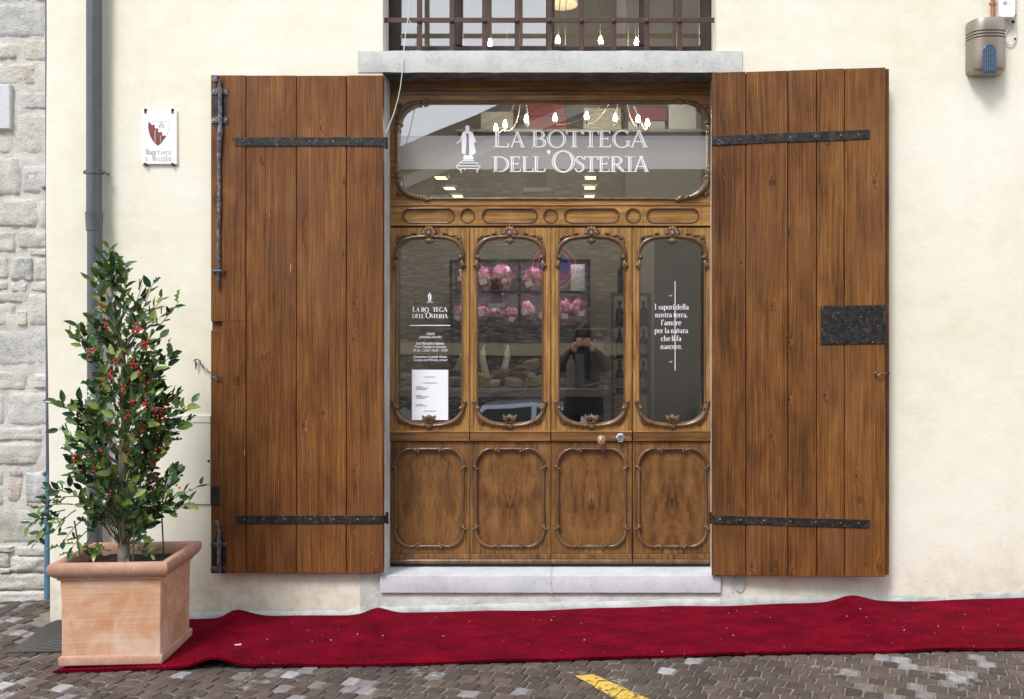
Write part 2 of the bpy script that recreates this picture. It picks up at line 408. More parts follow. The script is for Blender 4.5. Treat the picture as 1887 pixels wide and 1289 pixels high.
PB=[(.34,(.055,.026,.010)),(.46,(.17,.088,.034)),(.56,(.30,.175,.075)),(.70,(.43,.28,.135))]
PH=[(.31,(.078,.033,.010)),(.43,(.215,.102,.030)),(.55,(.345,.180,.055)),(.70,(.50,.30,.110))]
PD=[(.30,(.034,.014,.006)),(.43,(.108,.047,.015)),(.56,(.205,.096,.031)),(.72,(.33,.175,.062))]
PF=[(.13,(.022,.010,.005)),(.28,(.090,.039,.013)),(.44,(.172,.077,.024)),(.59,(.245,.118,.039)),(.78,(.33,.175,.062))]
M['pine']=pine('stained_pine',[(.28,(.014,.0054,.0024)),(.41,(.072,.0262,.0070)),(.53,(.146,.0520,.0130)),(.67,(.225,.0930,.0240)),(.86,(.41,.21,.068))])
M['pine_light']=pine('stained_pine_light',[(.27,(.018,.0070,.0028)),(.40,(.086,.0330,.0084)),(.52,(.168,.0645,.0158)),(.66,(.255,.114,.030)),(.84,(.46,.25,.082))])
M['wal_v']=walnut('walnut_stile',PH); M['wal_h']=walnut('walnut_rail',PH,axis='x')
M['wal_f']=walnut('walnut_frieze',PH,k=.6,axis='x')
M['wal_d']=walnut('walnut_dark',PD); M['wal_dh']=walnut('walnut_dark_rail',PD,axis='x')
M['wal_book']=walnut('walnut_figured',PF,book=True)
M['carve']=walnut('walnut_carved',[(.30,(.055,.027,.013)),(.5,(.125,.064,.030)),(.7,(.22,.125,.060))],k=.4,rough=(.16,.26))
M['carve'].node_tree.nodes['Principled BSDF'].inputs['Coat Weight'].default_value=.55
M['plaster']=plaster()
M['lintel']=stone('grey_sandstone',(.42,.43,.42),(.56,.57,.55),(.64,.65,.63),7,.006)
M['sill']=stone('pale_limestone',(.47,.485,.51),(.575,.59,.615),(.65,.665,.69),5,.003)
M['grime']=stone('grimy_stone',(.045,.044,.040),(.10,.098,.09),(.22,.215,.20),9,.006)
M['limewash']=stone('lime_skirting',(.34,.345,.33),(.52,.53,.52),(.66,.67,.67),11,.008)
M['cement']=stone('weathered_cement',(.36,.355,.32),(.56,.56,.53),(.72,.73,.71),6,.006)
M['rubble']=stone('rubble_stone',(.36,.355,.345),(.58,.575,.56),(.74,.735,.72),9,.030,.9,
   tint=[(0,(.66,.68,.69)),(.2,(.88,.89,.89)),(.4,(.95,.93,.88)),(.55,(.92,.89,.80)),(.7,(.95,.88,.74)),(.8,(.80,.76,.69)),(.9,(.72,.73,.63)),(1,(.74,.55,.47))])
M['mortar']=stone('lime_mortar',(.42,.40,.37),(.58,.56,.525),(.69,.675,.64),14,.020)
M['joint']=stone('sand_joint',(.12,.10,.085),(.19,.16,.135),(.25,.215,.18),20,.006)
M['glass']=glass()
M['iron']=iron(); M['steel']=worn_iron()
M['grille']=simple('brown_grille_paint',(.068,.034,.026),.5,.1,.25,30,.001)
M['winframe']=simple('dark_brown_frame_paint',(.036,.019,.015),.45,0,.2,20)
M['carpet']=carpet(); M['terra']=terracotta()
M['terra_rim']=stone('terracotta_rim',(.36,.19,.125),(.46,.27,.19),(.56,.37,.28),7,.002)
M['leaf']=leafm(); M['cobble']=cobblem()
M['bark']=stone('holly_bark',(.10,.085,.06),(.20,.18,.13),(.30,.28,.22),30,.004)
M['twig']=simple('green_twig',(.09,.085,.035),.6,0,.3,40)
M['berry']=simple('red_berry',(.42,.008,.010),.22,0,.25,9)
M['soil']=stone('dark_soil',(.012,.009,.006),(.03,.022,.015),(.06,.045,.03),30,.02)
M['pipe']=simple('grey_drainpipe_paint',(.105,.11,.122),.42,.25,.12,14,.0006)
M['thinpipe']=simple('slate_pipe_paint',(.095,.11,.15),.45,.1,.15,14)
M['bluepipe']=simple('blue_pipe_paint',(.085,.19,.30),.5,.1,.35,9)
M['white']=simple('white_vinyl',(.86,.86,.90),.5,0,.02)
M['paper']=simple('paper',(.86,.86,.92),.7,0,.02)
M['ink']=simple('grey_ink',(.28,.28,.31),.8)
M['brass']=simple('polished_brass',(.78,.64,.40),.24,.85,.1,20)
M['chrome']=simple('brushed_nickel',(.62,.64,.67),.25,.9,.08,30)
M['black']=simple('black_plastic',(.012,.012,.014),.4)
# ================================================================== SETTING: ground, facade, neighbour wall
rng=random.Random(11)
DY=0.20                                     # face of the door joinery behind the wall face
XL,XR=XX(706,.0),XX(1318,.0)      # opening
ZT,ZB=ZZ(136,0),ZZ(1060,0)
ZW0,ZW1=ZZ(96,0),5.0                        # barred window opening above
CX=XX(83,0)                                 # left corner of the cream house

def ground():
    m=MB(); xs=[-40,-25,-15,-10,-7]+[-5+.5*i for i in range(19)]+[6,8,11,16,25,40]
    ys=[-70,-45,-30,-22,-18,-15,-12,-10,-8,-7.2,-6.6,-6,-5,-4,-3,-2.4,-1.9,-1.4,-.9,-.4,0,.3,.7,2]
    vs=[(x,y,gz(x,y)-.0075) for y in ys for x in xs]; n=len(xs)
    m.add(vs,[(j*n+i,j*n+i+1,(j+1)*n+i+1,(j+1)*n+i) for j in range(len(ys)-1) for i in range(n-1)])
    return struct(m.build('pavement',M['joint'],smooth=60))
pavement=ground()

# cobbles laid in shallow fans -------------------------------------------------
YEL=[(1060,1247),(1094,1244),(1200,1291),(1146,1297)]
def gp(px,py):
    y=-.9
    for _ in range(12):
        z=gz(XX(px,y),y); d=F*(CAMZ-z)/(py-PY0); y=d-CAMD
    return Vector((XX(px,y),y,gz(XX(px,y),y)))
yq=[gp(*q) for q in YEL]
def clip(poly,quad):
    out=[Vector((p.x,p.y)) for p in poly]; n=len(quad)
    ar=sum(quad[i].x*quad[(i+1)%n].y-quad[(i+1)%n].x*quad[i].y for i in range(n)); sg=1 if ar>0 else -1
    for i in range(n):
        a=Vector((quad[i].x,quad[i].y)); b=Vector((quad[(i+1)%n].x,quad[(i+1)%n].y)); e=b-a
        side=lambda p:sg*(e.x*(p.y-a.y)-e.y*(p.x-a.x))
        res=[]
        for k in range(len(out)):
            p,q=out[k],out[(k+1)%len(out)]; sp,sq=side(p),side(q)
            if sp>=0: res.append(p)
            if sp*sq<0: res.append(p+(q-p)*(sp/(sp-sq)))
        out=res
        if len(out)<3: return []
    return out
def cobbles():
    S=.091; AR=R(-21); ca_,sa_=math.cos(AR),math.sin(AR); cells=[]
    for j in range(-40,52):
        for i in range(-6,106):
            def wp(a,b):
                k=a*7.13+b*13.7
                x=(a-49)*S+.006*math.sin(k*3.1); y=(b-5)*S*.95+.006*math.sin(k*5.7+1)+.05*math.sin(x*1.3)
                return Vector((-.5+x*ca_-y*sa_,-1.2+x*sa_+y*ca_,0))
            sh=.5 if j%2 else 0
            c=[wp(i+sh,j),wp(i+1+sh,j),wp(i+1+sh,j+1),wp(i+sh,j+1)]
            ctr=(c[0]+c[1]+c[2]+c[3])/4
            if ctr.x<-4.6 or ctr.x>3.6 or ctr.y<-2.2 or ctr.y>.55: continue
            if ctr.y>-.06 and ctr.x>CX-.08: continue
            cells.append((ctr,c))
    cand=[]; rest=MB(); paint=MB()
    for ctr,c in cells:
        px,py=to_px((ctr.x,ctr.y,gz(ctr.x,ctr.y)))
        vis=-30<px<1917 and py<1310
        if vis and px>110 and ctr.y>-.93: vis=False
        cand.append((vis,-ctr.y,ctr,c,px,py))
    cand.sort(key=lambda q:(not q[0],-q[1]))
    nind=0
    for vis,_,ctr,c,px,py in cand:
        tone=.18+rng.random()*.62
        if vis and (480<px<700 or 1560<px<1820 or px<150) and rng.random()<.24: tone=.925+rng.random()*.055
        elif rng.random()<.03: tone=.93+rng.random()*.07
        inset=.0045+rng.random()*.003
        def ring(s,dz):
            out=[]
            for k in range(4):
                a=c[k]; p=c[k-1]; n=c[(k+1)%4]
                for q in (a+(p-a)*.09,a+(n-a)*.09):
                    d=(ctr-q); d=d.normalized()*s; w=q+d
                    out.append(Vector((w.x,w.y,gz(w.x,w.y)+dz)))
            return out
        lift=rng.uniform(-.003,.003); tx,ty=rng.uniform(-.015,.015),rng.uniform(-.015,.015)
        r0=ring(inset,-.03); r1=ring(inset,-.006+lift); r2=ring(inset+.0055,lift)
        for q in r1+r2: q.z+=(q.x-ctr.x)*tx+(q.y-ctr.y)*ty
        top=Vector((ctr.x,ctr.y,gz(ctr.x,ctr.y)+lift+.002))
        m=MB() if vis and nind<300 else rest
        m.tone=tone
        fs=[(k,(k+1)%8,8+(k+1)%8,8+k) for k in range(8)]+[(8+k,8+(k+1)%8,16+(k+1)%8,16+k) for k in range(8)]+[(16+k,16+(k+1)%8,24) for k in range(8)]
        m.add(r0+r1+r2+[top],fs)
        if m is not rest:
            nind+=1; m.build('cobblestone',M['cobble'],pavement,smooth=42)
        pc=clip([c[0],c[1],c[2],c[3]],yq)
        if len(pc)>2:
            n=len(pc); base=[Vector((q.x,q.y,gz(q.x,q.y)+lift+(q.x-ctr.x)*tx+(q.y-ctr.y)*ty+.0032)) for q in pc]
            cc=Vector((0,0,0))
            for q in base: cc+=q
            cc/=n; cc.z+=.0012
            paint.add(base+[cc],[(k,(k+1)%n,n) for k in range(n)])
    stuff(rest.build('cobblestones',M['cobble'],pavement,smooth=35))
    t=NT('yellow_road_paint'); n=t.noise(t.world(),34,5,.7)
    t.col(t.ramp(n,[(.3,(.26,.18,.06)),(.45,(.52,.34,.06)),(.62,(.64,.45,.09))])); t.rough(.6)
    a=t.mapr(n,.38,.47,0,1); tr=t.n('BsdfTransparent'); ms=t.n('MixShader'); t.set(ms,'i0',a); t.set(ms,'i1',tr.outputs[0]); t.set(ms,'i2',t.b.outputs[0]); t.set(t.out,'Surface',ms.outputs[0])
    m=paint.build('road_marking',t.m,recalc=False)
    tag(m,'worn yellow painted line running across the cobbles in front of the red carpet','road marking')
cobbles()

# ------------------------------------------------------------------ cream facade
house=thing('shop_house','cream plastered house front holding the carved wooden shop door','building',(0,0,0))
def facade():
    # front skin with the two openings, gently uneven, returned into the reveals
    xs=sorted(set([CX,XL,XR,6.5]+[CX+.0+(6.5-CX)*i/34 for i in range(35)]))
    zs=sorted(set([-.35,ZB,ZT,ZW0,ZW1,6.2]+[-.35+6.55*i/26 for i in range(27)]))
    xs=[x for i,x in enumerate(xs) if x in (CX,XL,XR,6.5) or min(abs(x-q) for q in (CX,XL,XR,6.5))>.05]
    zs=[z for z in zs if z in (-.35,ZB,ZT,ZW0,ZW1,6.2) or min(abs(z-q) for q in (ZB,ZT,ZW0,ZW1))>.05]
    def wy(x,z): return .006*math.sin(x*2.1+z*.7)+.005*math.sin(z*2.7-x)-.004
    def wx(x,z): return x+(.007*math.sin(z*2.0+.6)+.034*(3.77-z)/4.0 if x==CX else 0)*1.0
    m=MB(); n=len(xs); idx={}
    def hole(x0,x1,z0,z1):
        xm,zm=(x0+x1)/2,(z0+z1)/2
        return XL<xm<XR and (ZB-.10<zm<ZT or ZW0<zm<ZW1 or ZT<zm<ZW0)
    vs=[(wx(x,z),wy(x,z),z) for z in zs for x in xs]; fs=[]
    for j in range(len(zs)-1):
        for i in range(n-1):
            if not hole(xs[i],xs[i+1],zs[j],zs[j+1]): fs.append((j*n+i,j*n+i+1,(j+1)*n+i+1,(j+1)*n+i))
    m.add(vs,fs)
    # corner return towards the stone neighbour
    m.add([(wx(CX,z),wy(CX,z),z) for z in zs]+[(wx(CX,z)+.0,.75,z) for z in zs],
          [(k,k+1,len(zs)+k+1,len(zs)+k) for k in range(len(zs)-1)])
    # window reveals above the lintel
    for x,sx in ((XL,-1),(XR,1)):
        m.add([(x,-.012,ZW0),(x,-.012,ZW1),(x,.45,ZW1),(x,.45,ZW0)],[(0,1,2,3)])
    m.add([(XL,-.012,ZW1),(XR,-.012,ZW1),(XR,.45,ZW1),(XL,.45,ZW1)],[(0,1,2,3)])
    m.build('wall',M['plaster'],house,smooth=60,recalc=False)
    b=MB(); b.box(CX+.02,6.5,.46,.60,-.35,ZB-.02); b.box(CX+.02,XL-.02,.08,.60,ZB,6.2); b.box(XR+.02,6.5,.08,.60,ZB,6.2); b.box(XL-.02,XR+.02,.08,.60,ZW1+.02,6.2)
    b.build('wall_core',M['mortar'],house)
facade()
def rough_slab(m,x0,x1,y0,y1,z0,z1,amp=.004,n=14,seed=0):
    nx=max(2,int((x1-x0)/.06)); nz=max(2,int((z1-z0)/.045)); r=random.Random(seed)
    def q(u,v):
        x=x0+(x1-x0)*u; z=z0+(z1-z0)*v
        e=min(u*(x1-x0),(1-u)*(x1-x0),v*(z1-z0),(1-v)*(z1-z0))
        w=mnoise.noise(Vector((x*9,seed,z*9)))*amp
        ex=mnoise.noise(Vector((x*14,seed+5,z*14)))*amp
        return Vector((x+(ex if 0<u<1 else ex*.5),y0+w+(.006 if e<.003 else 0),z+(ex if v in(0,1) else 0)))
    b=len(m.v); m.grid(q,nx,nz)
    W=nx+1
    rim=[i for i in range(W)]+[W*j+nx for j in range(1,nz+1)]+[W*nz+i for i in range(nx-1,-1,-1)]+[W*j for j in range(nz-1,0,-1)]
    vs=[m.v[b+i] for i in rim]; k=len(rim)
    m.add([Vector(p) for p in vs]+[(p[0],y1,p[2]) for p in vs],[(i,(i+1)%k,k+(i+1)%k,k+i) for i in range(k)])
m=MB(); rough_slab(m,XX(661),XX(1367),-.022,DY+.12,ZZ(135),ZZ(96)+.002,.003,seed=3)
lab(m.build('lintel',M['lintel'],house,smooth=45),'weathered grey stone lintel over the door')
m=MB(); rough_slab(m,XL-.002,XR+.002,-.016,DY+.02,ZZ(135)-.006,ZZ(135)+.001,.002,seed=21); lab(m.build('soffit',M['grime'],house,smooth=45),'grimy dark underside of the lintel')
# jamb stones (reveals)
m=MB(); rough_slab(m,XL-.055,XL+.004,-.004,DY+.10,ZB-.02,ZT,.003,seed=5); m.build('jamb_stone',M['cement'],house,smooth=45)
m=MB(); rough_slab(m,XR-.004,XR+.055,-.004,DY+.10,ZB-.02,ZT,.003,seed=6); m.build('jamb_stone',M['cement'],house,smooth=45)
# threshold of two slabs
SX0,SX1,SJ=XX(700,-.03),XX(1328,-.03),XX(1016,-.03)
for a,b,sd_ in ((SX0,SJ-.004,7),(SJ+.004,SX1,8)):
    m=MB(); rough_slab(m,a,b,-.035,DY+.16,ZZ(1093,-.035),ZB,.0015,seed=sd_); m.build('threshold_slab',M['sill'],house,smooth=45,bevel=.004)
m=MB(); m.box(SJ-.004,SJ+.004,-.030,DY+.12,ZZ(1092),ZB-.002); m.build('threshold_joint',M['mortar'],house)
m=MB(); rough_slab(m,SX0+.004,SX1-.01,-.012,.2,-.2,ZZ(1094),.004,seed=9); m.build('step_riser',M['cement'],house,smooth=45)
# cement uprights beside the threshold
m=MB(); rough_slab(m,XX(664),SX0+.001,-.010,.1,-.1,ZZ(1052),.003,seed=10); m.build('cement_patch',M['cement'],house,smooth=45)
m=MB(); rough_slab(m,SX1-.005,XX(1352),-.010,.1,-.05,ZZ(1052),.004,seed=12); m.build('cement_patch',M['cement'],house,smooth=45)
# ragged cement skirting along the foot of the wall
def skirting(x0,x1,top,seed,y=-.014):
    m=MB(); n=int((x1-x0)/.025)
    def ht(x): return top(x)+.008*mnoise.noise(Vector((x*3.1,seed,0)))+.007*mnoise.noise(Vector((x*13,seed,2)))
    m.grid(lambda u,v:Vector((x0+(x1-x0)*u, (y+.004*mnoise.noise(Vector(((x0+(x1-x0)*u)*8,v*4,seed)))) if v<1 else -.001, (gz(x0+(x1-x0)*u,0)-.06)*(1-v)+v*ht(x0+(x1-x0)*u))),n,5)
    m.build('cement_skirting',M['limewash'],house,smooth=50,recalc=False)
skirting(XX(300),SX0+.01,lambda x:ZZ(1129-(x-XX(300))*4,0)+.0,1)
skirting(SX0,SX1,lambda x:gz(x,0)+.055,2,-.02)
skirting(SX1-.01,6.4,lambda x:ZZ(1100,0)+(x-XX(1330))*.030,3)
# flaked patch of bare cement low on the right
m=MB(); pts=[(1640,1098),(1655,1088),(1690,1082),(1740,1084),(1790,1087),(1800,1093),(1760,1097),(1700,1099)]
m.prism([(XX(a),ZZ(b)) for a,b in pts],-.011,.01); m.build('bare_patch',M['cement'],house)
m=MB(); pts=[(1352,1062),(1374,1064),(1372,1082),(1366,1092),(1356,1088),(1350,1076)]
m.prism([(XX(a),ZZ(b)) for a,b in pts],-.011,.01); m.build('bare_patch',M['lintel'],house)

# ------------------------------------------------------------------ rubble neighbour house, half a metre further back
SY=0.50
nb=thing('rubble_stone_house','pale rubble stone wall of the neighbouring house left of the cream corner','building',(XX(0,SY),SY,0))
def rubble():
    m=MB(); x0,x1=-6.2,XX(108,SY)
    m.grid(lambda u,v:Vector((x0+(x1-x0)*u,SY+.016*mnoise.noise(Vector((u*40,v*70,1)))+.010*mnoise.noise(Vector((u*140,v*220,4))),-.4+6.6*v)),56,150)
    m.build('mortar_bed',M['mortar'],nb,smooth=60,recalc=False)
    b=MB(); b.box(x0,x1,SY+.03,SY+.5,-.4,6.2); b.build('wall_core',M['mortar'],nb)
    L=[(0,-60,40,2,.3),(44,-50,100,1,.4),(-6,5,84,70,.08),(-10,80,30,110,.55),(42,72,100,113,.68),(-20,117,68,157,.66),(71,121,100,150,.42),
       (36,171,100,201,.25),(28,206,100,284,.4),(-30,246,26,284,.5),(-40,288,38,362,.52),(41,304,100,356,.2),(-30,366,70,420,.42),(75,366,100,422,.3),
       (-40,428,29,465,.4),(34,427,100,457,.8),(54,460,100,470,.3),(20,474,61,518,.0),(64,474,100,518,.28),(-40,474,15,513,.45),(-30,522,18,533,.75),
       (21,522,51,537,.42),(55,521,100,536,.4),(-40,541,47,557,.45),(-30,560,30,600,.46),(33,572,50,601,.62),(53,539,100,601,.56),(-60,608,100,674,.14),
       (-40,684,52,719,.78),(62,689,100,716,.4),(-50,723,9,785,.3),(13,722,100,785,.26),(-40,789,80,811,.4),(-60,816,77,857,.55),(-30,863,8,897,.58),
       (-30,900,6,931,.6),(16,867,42,877,1.0),(13,881,40,928,.97),(48,870,100,929,.15),(-70,936,100,1003,.90),(-30,1007,28,1015,.4),(30,1008,100,1023,.86),
       (-40,1017,20,1046,.8),(20,1025,100,1053,.86),(1,1047,24,1054,.5),(-50,1056,100,1086,.85),(-60,1089,100,1112,.4)]
    y=-330
    r=random.Random(4)
    while y<1100:                            # the courses that run on outside the picture
        h=r.uniform(28,68); x=-420
        while x<(-70 if y>-60 else 100):
            w=r.uniform(35,110)
            if x+w<(-62 if y>-70 else 110) and y+h<1110: L.append((x,y,x+w-5,y+h-6,r.random()))
            x+=w
        y+=h
    for k,(a,b,c,d,tone) in enumerate(L):
        a-=2.2; b-=1.6; c+=2.2; d+=1.6
        xa,za=XX(a,SY),ZZ(d,SY); xb,zb=XX(c,SY),ZZ(b,SY); m=MB(); m.tone=tone
        lowdark=b>1003
        cx,cz=(xa+xb)/2,(za+zb)/2; hw,hh=(xb-xa)/2,(zb-za)/2
        nu,nv=(14,12) if hw*hh>.006 else (8,7)
        prot=r.uniform(.016,.030)+(.02 if lowdark else 0)
        def q(u,v):
            s,tt=u*2-1,v*2-1
            e=.09+.05*math.sin(k*2.3)
            x=s*math.sqrt(max(0,1-e*tt*tt)); z=tt*math.sqrt(max(0,1-e*s*s))
            ed=max(abs(s),abs(tt)); 
            j=mnoise.noise(Vector((x*1.1+k*3.1,z*1.1,k)))*.05+mnoise.noise(Vector((x*4+k,z*4,k*2)))*.035
            X=cx+hw*x*(1+j); Z=cz+hh*z*(1+j*.8)
            fall=max(0,1-ed**6)
            Y=SY+.012-prot*(.0 if ed>=.999 else (.45+.55*fall))-(0 if ed>=.999 else prot*.30*mnoise.noise(Vector((X*16,Z*16,k)))+prot*.16*mnoise.noise(Vector((X*44,Z*44,k))))
            return Vector((X,Y,Z))
        m.grid(q,nu,nv); m.build('stone',M['rubble'],nb,smooth=48,recalc=False)
rubble()
m=MB(); m.cbox(XX(-70,SY),XX(24,SY),SY-.035,SY+.01,ZZ(240,SY),ZZ(158,SY),.006)
pl=m.build('wall_plaque',M['sill']); tag(pl,'plain pale stone tablet set in the rubble wall at the left edge','plaque')

# ------------------------------------------------------------------ pipes
PY_=-.075
dp=thing('drainpipe','grey metal drainpipe running down the cream wall behind the holly','drainpipe',(XX(173,PY_),PY_,gz(-3,0)))
pr=.0445
cx_=XX(173.5,PY_)
m=MB(); zj=ZZ(392,PY_)
m.tube([(cx_,PY_,6.0),(cx_,PY_,zj)],pr,20); m.build('pipe',M['pipe'],dp,smooth=40)
m=MB(); m.tube([(cx_+.004,PY_,zj-.06),(cx_+.004,PY_,gz(-3,0)-.02)],pr*.97,20); m.build('pipe',M['pipe'],dp,smooth=40)
m=MB(); m.lathe([(pr*.9,-.115),(pr*1.04,-.112),(pr*1.05,-.09),(pr*1.12,-.02),(pr*1.14,0),(pr*.9,.002)],(cx_,PY_,zj),'z',20); m.build('coupling',M['pipe'],dp,smooth=40)
for py in (318,-240,930):
    zc=ZZ(py,PY_); m=MB(); m.lathe([(pr*1.0,-.012),(pr*1.1,-.011),(pr*1.1,.011),(pr*1.0,.012)],(cx_,PY_,zc),'z',20)
    for sx in (-1,1):
        m.box(cx_+sx*pr*.95-.0,cx_+sx*(pr+.018),PY_-.004,PY_+.004,zc-.011,zc+.011)
        m.tube([(cx_+sx*(pr+.01),PY_-.012,zc),(cx_+sx*(pr+.01),PY_+.012,zc)],.008,6)
        m.tube([(cx_+sx*(pr+.01),PY_,zc),(cx_+sx*(pr+.01),.0,zc)],.005,6)
    m.build('bracket',M['pipe'],dp,smooth=40)
SP=.30
tp=thing('side_pipe','thin slate grey pipe with blue painted foot in the corner beside the rubble wall','pipe',(XX(88,SP),SP,gz(-3.4,.3)))
m=MB(); m.tube([P(86,-250,SP),P(88,873,SP)],.011,10); m.build('pipe',M['thinpipe'],tp,smooth=40)
m=MB(); m.tube([P(88,872,SP),P(87.5,945,SP),P(87,1104,SP)],[.0135,.018,.019],10); lab(m.build('pipe',M['bluepipe'],tp,smooth=40),'blue painted lower length of the pipe')
for py in (346,873):
    m=MB(); m.ell(P(83,py,SP-.01),(.014,.012,.014)); m.tube([P(83,py,SP),P(78,py,SY)],.006,6); m.build('pipe_clip',M['pipe'],tp,smooth=40)
# ================================================================== SHUTTERS
HY=-.062
def nails(px_list,py,y,r=.0065):
    m=MB()
    for a in px_list: p=P(a,py(a) if callable(py) else py,y); m.ell(p,(r,r*.7,r),6,4)
    return m
def planks(edges,z0,z1,parent,seed,cut=None,mat='pine'):
    r=random.Random(seed)
    for i in range(len(edges)-1):
        a,b=XX(edges[i],HY)+.0023,XX(edges[i+1],HY)-.0023
        dy=r.uniform(-.0015,.0015)
        if cut and i==cut[0]:                   # notch cut in the outer board
            m=MB(); zc0,zc1=cut[1],cut[2]
            m.cbox(a,b,HY+dy,HY+.032,zc1,z1,.003); m.cbox(a,b,HY+dy,HY+.032,z0,zc0,.003); m.cbox(cut[3],b,HY+dy,HY+.032,zc0,zc1,.001); m.box(a,cut[3],HY+.022,HY+.032,zc0,zc1)
        else:
            m=MB(); m.cbox(a,b,HY+dy,HY+.032,z0+r.uniform(0,.003),z1-r.uniform(0,.004),.003)
        o=m.build('plank',M[mat],parent)
def strap(parent,x0,x1,pyf,h,hook,seed):
    m=MB(); n=12; r=random.Random(seed)
    top=[];bot=[]
    for k in range(n+1):
        px=x0+(x1-x0)*k/n; py=pyf(px); j=r.uniform(-.6,.6)
        top.append((XX(px,HY),ZZ(py-h/2+j*.5,HY))); bot.append((XX(px,HY),ZZ(py+h/2+j*.5,HY)))
    m.prism(top+bot[::-1],HY-.0065,HY+.001)
    s=m.build('strap_hinge',M['iron'],parent,bevel=.0015)
    xs=[x0+(x1-x0)*q for q in (.05,.18,.33,.5,.66,.82,.93)]
    n_=nails(xs,pyf,HY-.007); stuff(n_.build('nail_heads',M['steel'],s,smooth=50))
    if hook:                                    # knuckle bent back round the pin at the jamb
        px=x1 if hook>0 else x0
        k=MB(); pz=ZZ(pyf(px),HY); xx=XX(px,HY)
        k.add([(xx,HY-.0065,pz-h/2/303),(xx,HY-.0065,pz+h/2/303),(xx+hook*.016,HY+.05,pz+h/2/303),(xx+hook*.016,HY+.05,pz-h/2/303),
               (xx,HY,pz-h/2/303),(xx,HY,pz+h/2/303),(xx+hook*.010,HY+.05,pz+h/2/303),(xx+hook*.010,HY+.05,pz-h/2/303)],
              [(0,1,2,3),(4,7,6,5),(0,4,5,1),(2,6,7,3),(0,3,7,4),(1,5,6,2)])
        k.tube([(xx+hook*.008,HY+.045,pz-.035),(xx+hook*.008,HY+.045,pz+.035)],.009,8)
        k.build('hinge_knuckle',M['iron'],s)
# ---- left leaf, folded flat on the wall
zt,zb=ZZ(139,HY),ZZ(1057,HY)
LS=thing('door_shutter','dark stained plank shutter with long iron bolt, folded open beside the holly','shutter',(XX(708,HY),-.02,zb),0,'tall plank shutters of the shop door')
planks([388,453,546,638,706],zb,zt,LS,1,cut=(0,ZZ(609,HY),ZZ(593,HY),XX(410,HY)))
m=MB(); m.box(XX(390,HY),XX(705,HY),HY+.034,-.008,zb+.004,zt-.004); m.build('back_boards',M['pine'],LS)
strap(LS,434,707,lambda p:261.5,16,1,1); strap(LS,436,708,lambda p:957.5,15,1,2)
# long sliding bolt
B=lambda px,py,d=0:P(px,py,HY-d)
m=MB(); m.box(XX(391,HY),XX(419,HY),HY-.004,HY+.001,ZZ(228,HY),ZZ(163,HY))
m.prism([(XX(395,HY),ZZ(228,HY)),(XX(416,HY),ZZ(228,HY)),(XX(409,HY),ZZ(243,HY)),(XX(399,HY),ZZ(243,HY))],HY-.004,HY)
bp=m.build('bolt_plate',M['iron'],LS,bevel=.001)
for py in (170,223):
    m=MB(); m.box(XX(390,HY),XX(420,HY),HY-.010,HY-.0045,ZZ(py+5,HY),ZZ(py-5,HY)); m.box(XX(400,HY),XX(412,HY),HY-.026,HY-.010,ZZ(py+5,HY),ZZ(py-5,HY))
    for q in (394,416): m.ell(B(q,py,.011),(.008,.006,.008),6,4)
    m.build('bolt_keeper',M['steel'],bp,bevel=.001)
m=MB(); rr=.0125
m.tube([B(403,146,.018),B(405,162,.018),B(406,225,.018),B(406,240,.018)],[.011,.013,.014,.016],8)
m.tube([B(406,240,.016),B(405,252,.015),B(404,268,.014),B(403.5,300,.013),B(404,360,.013),B(403,420,.013),B(402.5,470,.013),B(402.5,532,.013)],[.018,.019,.014,.0115,.012,.011,.0125,.009],8)
m.box(XX(396,HY),XX(406,HY),HY-.05,HY-.012,ZZ(154,HY),ZZ(143,HY))
m.build('bolt_rod',M['steel'],LS,smooth=50)
m=MB(); m.tube([B(393,499,.004),B(395,499,.026),B(409,499,.026),B(413,500,.004)],.008,6); m.tube([B(391,499,.02),B(413,501,.02)],.007,6); m.build('bolt_staple',M['steel'],LS,smooth=50)
# lower bolt
m=MB(); m.prism([(XX(390,HY),ZZ(1056,HY)),(XX(417,HY),ZZ(1056,HY)),(XX(417,HY),ZZ(1000,HY)),(XX(410,HY),ZZ(990,HY)),(XX(406,HY),ZZ(966,HY)),(XX(400,HY),ZZ(966,HY)),(XX(397,HY),ZZ(990,HY)),(XX(390,HY),ZZ(1000,HY))],HY-.004,HY+.001)
lp=m.build('bolt_plate',M['iron'],LS,bevel=.001)
for py in (1003,1048):
    m=MB(); m.box(XX(389,HY),XX(418,HY),HY-.009,HY-.0045,ZZ(py+4,HY),ZZ(py-4,HY)); m.box(XX(398,HY),XX(409,HY),HY-.024,HY-.009,ZZ(py+4,HY),ZZ(py-4,HY))
    for q in (393,414): m.ell(B(q,py,.010),(.007,.005,.007),6,4)
    m.build('bolt_keeper',M['steel'],lp,bevel=.001)
m=MB(); m.tube([B(398,961,.026),B(401,965,.022),B(404,985,.017),B(404,1055,.016)],[.010,.009,.012,.013],8); m.ell(B(398,961,.028),(.013,.011,.010)); m.build('bolt_rod',M['steel'],LS,smooth=50)
# small keeper plate on the edge
m=MB(); m.cbox(XX(388.5,HY),XX(404,HY),HY-.004,HY+.001,ZZ(933,HY),ZZ(895,HY),.001); ep=m.build('edge_plate',M['iron'],LS)
n_=nails([391,401],899,HY-.005,.004); stuff(n_.build('nail_heads',M['steel'],ep))

